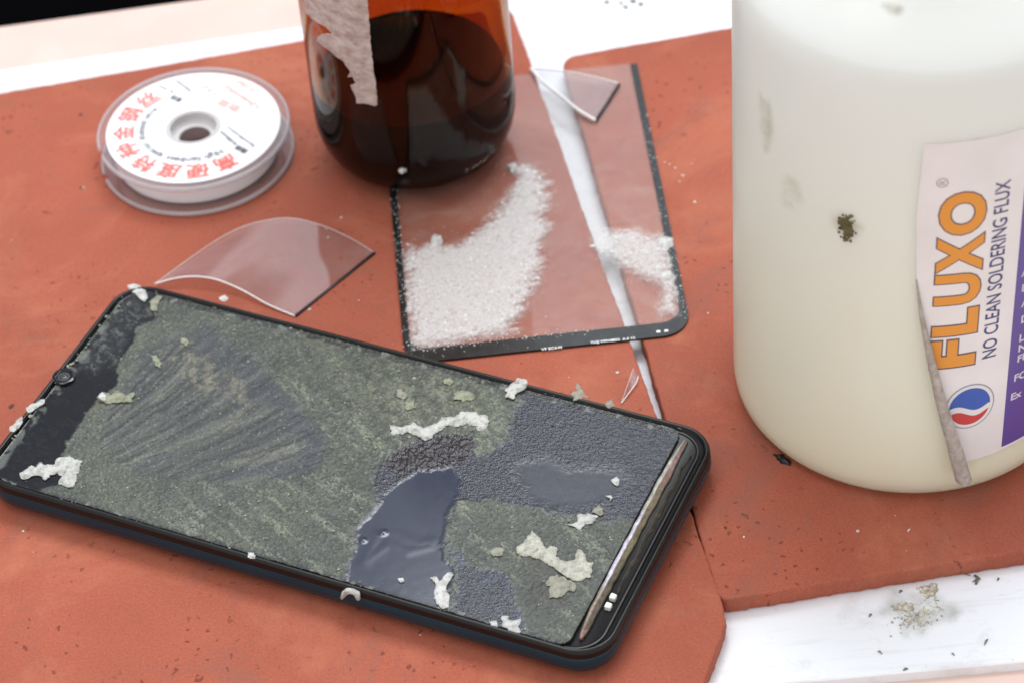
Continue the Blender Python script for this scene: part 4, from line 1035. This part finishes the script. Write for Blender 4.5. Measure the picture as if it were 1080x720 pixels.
# round emblem: white ring, blue cap, red bowl, white wave
ec = (-80.6, 30.2); er_ = 5.6
def emb(fn, mat, name, off):
    P = ccw([(math.radians(ec[0]) * JR + x, ec[1] + MAT + y) for x, y in fn]); 
    V_, F_ = cut(P, [tuple(range(len(P)))], 1.2, 0); a_ = V_[:, 0] / JR
    build(name, np.column_stack([JX + (JR + off) * np.cos(a_), JY + (JR + off) * np.sin(a_), V_[:, 1]]), F_, mat, lbl)
circ = lambda r, a0=0, a1=360, n=48: [(r * math.cos(math.radians(a0 + (a1 - a0) * i / n)), r * 1.18 * math.sin(math.radians(a0 + (a1 - a0) * i / n))) for i in range(n + 1)]
emb(circ(er_ + .35)[:-1], simple('emblem_grey', (.33, .33, .40), .4), 'emblem_ring', .15)  # greyish outer edge ring printed around the emblem
emb(circ(er_)[:-1], simple('emblem_white', (.72, .72, .72), .4), 'emblem_disc', .18)
rb = er_ - .75
wav = [(rb * (1 - 2 * i / 16) * .98, -.6 + .9 * math.sin(math.pi * 2 * i / 16 + 2.6) ) for i in range(17)]
up_ = circ(rb, -2, 186); lo_ = circ(rb, 200, 342)
emb(up_ + [(x * .97, y + .1) for x, y in wav[::-1]], simple('emblem_blue', (.03, .09, .42), .35), 'emblem_blue', .21)
emb(lo_ + [(x * .93, y - 1.7) for x, y in wav], simple('emblem_red', (.55, .035, .035), .35), 'emblem_red', .21)
# label edge rolled back on itself: grey fibrous paper
def roll():
    Vr, Fr = [], []; n = 40; turns = 24
    pts = [(-99.6, 70.5, .15), (-97.5, 60, .7), (-94, 47, 1.3), (-90.0, 33, 1.8), (-86, 21, 2.3), (-82.4, 9.3, 2.75)]
    for i in range(n + 1):
        f = i / n * (len(pts) - 1); k = min(int(f), len(pts) - 2); f -= k
        dg, h_, r_ = [pts[k][c] * (1 - f) + pts[k + 1][c] * f for c in range(3)]
        a_ = math.radians(dg); cen = np.array([JX + (JR + r_ + .1) * math.cos(a_), JY + (JR + r_ + .1) * math.sin(a_), h_ + MAT])
        er = np.array([math.cos(a_), math.sin(a_), 0]); et = np.array([-math.sin(a_), math.cos(a_), 0])
        for j in range(turns + 1):
            b = j / turns * 2 * math.pi * 1.35; rr_ = r_ * (1 - .28 * j / turns) * (1 + .05 * (vnoise(np.array([i * .5]), np.array([j * .8]))[0] - .5))
            Vr.append(cen + rr_ * (math.cos(b - 1.9) * et * .82 + math.sin(b - 1.9) * er) + [0, 0, .5 * math.sin(i * .7) * (r_ / 3) * (i == n)])
    m = turns + 1
    for i in range(n):
        for j in range(turns): a_ = i * m + j; Fr.append((a_, a_ + 1, a_ + m + 1, a_ + m))
    return np.array(Vr), Fr
T = NT('label_backing'); n1 = T.noise(500, 4, .7)
m_back = T.done(princ(T, Base_Color=T.mixc(T.ramp(n1, .35, .65), (.30, .26, .23), (.47, .43, .40)), Roughness=.85, Normal=T.bump(n1, .5, .3 * S)))
build('peeled_edge', *roll(), m_back, lbl)
# dirt stuck on the bottle wall
dp = []
for _ in range(260):
    dg = -121.1 + rng.normal(0, .8); h_ = 82.6 + rng.normal(0, 1.0)
    if rng.random() < .35: dg += (h_ - 82.6) * rng.choice([-.8, .8])
    if rng.random() < .12: dg += .8; h_ -= 3.0
    a_ = math.radians(dg); dp.append(grain(np.array([JX + (JR + .02) * math.cos(a_), JY + (JR + .02) * math.sin(a_), h_ + MAT]), rng.uniform(.12, .5), 1))
build('dirt_spot', *join(dp), simple('dirt', (.12, .10, .04), .8, noise=(500, .5)), jug, smooth=False)
def stain(dg, h_, ra, rh, alpha, name):
    pts = []
    n = 26
    for i in range(n):
        b = 2 * math.pi * i / n; k = .7 + .6 * vnoise(np.array([math.cos(b) * 1.5 + dg]), np.array([math.sin(b) * 1.5]))[0]
        pts.append((math.radians(dg) * JR + ra * k * math.cos(b), h_ + MAT + rh * k * math.sin(b)))
    gridx = []
    V_, F_ = cut(np.array(pts), [tuple(range(n))], .5, 0); V_, F_ = cut(V_, F_, .5, 1)
    a_ = V_[:, 0] / JR
    o = build(name, np.column_stack([JX + (JR + .06) * np.cos(a_), JY + (JR + .06) * np.sin(a_), V_[:, 1]]), F_, alpha, jug)
    d_ = sdist(np.array(pts), V_[:, 0], V_[:, 1]); al = sstep(d_, 0, min(ra, rh) * .75); setattr_col(o.data, 'cover', al[:, None] * np.ones(3))
def mat_stain(name, c, k):
    T = NT(name); a = T.n('Attribute'); a.attribute_name = 'cover'; sp = T.n('SeparateColor'); T.set(sp, 0, a.outputs['Color'])
    f = T.math('MULTIPLY', T.math('MULTIPLY', sp.outputs[0], T.ramp(T.noise(160, 4, .6), .3, .7)), k)
    d_ = T.n('BsdfDiffuse', Color=c); tr = T.n('BsdfTransparent'); m = T.n('MixShader'); T.set(m, 0, f); T.set(m, 1, tr.outputs[0]); T.set(m, 2, d_.outputs[0]); return T.done(m.outputs[0])
m_st = mat_stain('olive_smudge', (.38, .38, .22), .32)
stain(-141, 85, 4.5, 6.5, m_st, 'smudge'); stain(-153, 100, 3.5, 9, m_st, 'smudge'); stain(-121.5, 83, 4.5, 4.5, m_st, 'smudge')
stain(-110, 142, 3.0, 2.2, mat_stain('brown_smudge', (.35, .28, .15), .5), 'smudge')

# ------------------------------------------------------------------ small debris
c_ = at(823, 484, .5)
lump([(818, 480), (824, 479), (831, 483), (832, 489), (824, 487)], .1, 1.6, .3, name='black_scrap', label='little black scrap peeping from under the left side of the flux bottle', mat=m_black, group='scraps', seed=4)
dbr = []
for (u, v, su, sv, n_, r0, r1) in ((981, 623, 6, 5, 110, .12, .55), (953, 640, 7, 4, 90, .12, .45), (965, 652, 17, 10, 150, .08, .32), (980, 640, 12, 14, 70, .08, .3)):
    for _ in range(n_):
        p = at(u + rng.normal(0, su * .6), v + rng.normal(0, sv * .6), -5); dbr.append(grain([p[0], p[1], .1], rng.uniform(r0, r1), .5))
m_sand = simple('sandy_debris', (.46, .43, .36), .85, noise=(900, .6))
build('sandy_crumbs', *join(dbr), m_sand, kind='stuff', label='patch of grey brown sandy crumbs on the white board in front', cat='crumbs', smooth=False)
m_patch = mat_stain('plaster_smear', (.48, .47, .42), .42)
P0 = at(965, 645, -5)[:2]
n = 30; pts = np.array([P0 + np.array([9.5, 8.5]) * (.6 + .7 * vnoise(np.array([math.cos(6.283 * i / n) * 2 + 8]), np.array([math.sin(6.283 * i / n) * 2]))[0]) * [math.cos(6.283 * i / n), math.sin(6.283 * i / n)] for i in range(n)])
V_, F_ = cut(pts, [tuple(range(n))], .6, 0); V_, F_ = cut(V_, F_, .6, 1)
o = build('plaster_smear', np.column_stack([V_, np.full(len(V_), .03)]), F_, m_patch, kind='stuff', label='thin greyish smear on the white board around the sandy crumbs', cat='smear', loc=[*P0, 0])
setattr_col(o.data, 'cover', (sstep(sdist(pts, V_[:, 0], V_[:, 1]), 0, 3))[:, None] * np.ones(3))
bits = []
for (u, v, L_, r_) in ((1016, 606, 3.2, .28), (1030, 612, 2.2, .3), (1053, 611, .8, .35), (950, 624, .9, .4), (918, 649, 1.0, .35), (928, 688, 1.2, .3), (1040, 677, 1.8, .35), (955, 706, 1.2, .35), (1005, 690, .9, .25), (896, 610, 1, .25), (792, 640, .8, .25)):
    p = at(u, v, -5); a_ = rng.uniform(-1, 1); d_ = np.array([math.cos(a_), math.sin(a_), 0]) * L_ / 2
    bits.append(tube([p + [0, 0, .2] - d_, p + [0, .2, .35], p + [0, 0, .2] + d_], [r_ * .35, r_ * .7, r_ * .4], 6))
bits.append(tube([at(1028, 607, -5) + [0, 0, .2], at(1032, 611, -5) + [0, 0, .8], at(1029, 616, -5) + [0, 0, .2]], .3, 6))
for u, v in [(640, 3), (655, 4), (668, 2), (660, 8), (676, 5)]:
    bits.append(grain(at(u, v, -5) + [0, 0, .2], .8))
build('dark_bits', *join(bits), simple('dark_bit', (.16, .14, .12), .7, noise=(400, .6)), kind='stuff', label='scattered dark bits and shavings on the white board', cat='crumbs')
# crumbs on the red mats: pale and dark
pal, drk = [], []
for u, v in [(706, 174), (712, 178), (716, 192), (652, 393), (651, 393), (733, 214), (88, 198), (360, 230), (345, 242), (346, 251), (326, 327), (905, 560), (958, 559), (785, 566), (25, 560), (700, 172), (720, 186), (600, 398)]:
    pal.append(grain(at(u + rng.normal(0, .4), v, 0) + [0, 0, .15], rng.uniform(.25, .55)))
for _ in range(140):
    u, v = rng.uniform(0, 1080), rng.uniform(60, 700); p = at(u, v, 0)
    if v > 600 and u > 740: continue
    if u < 350 and v < 110: continue
    if 540 < u < 700 and v < 440: continue
    (pal if rng.random() < .45 else drk).append(grain(p + [0, 0, .05], rng.choice([.09, .13, .2], p=[.6, .3, .1])))
for u, v, r_ in ((12, 428, .9), (87, 198, .7), (85, 121, .5), (719, 512, .4), (765, 556, .5)):
    drk.append(grain(at(u, v, 0) + [0, 0, .05], r_, .35))
build('pale_crumbs', *join(pal), m_grain, kind='stuff', label='pale specks scattered over the red mats', cat='crumbs', smooth=False)
build('dark_crumbs', *join(drk), simple('dark_crumb', (.09, .045, .035), .9), kind='stuff', label='dark specks scattered over the red mats', cat='crumbs', smooth=False)
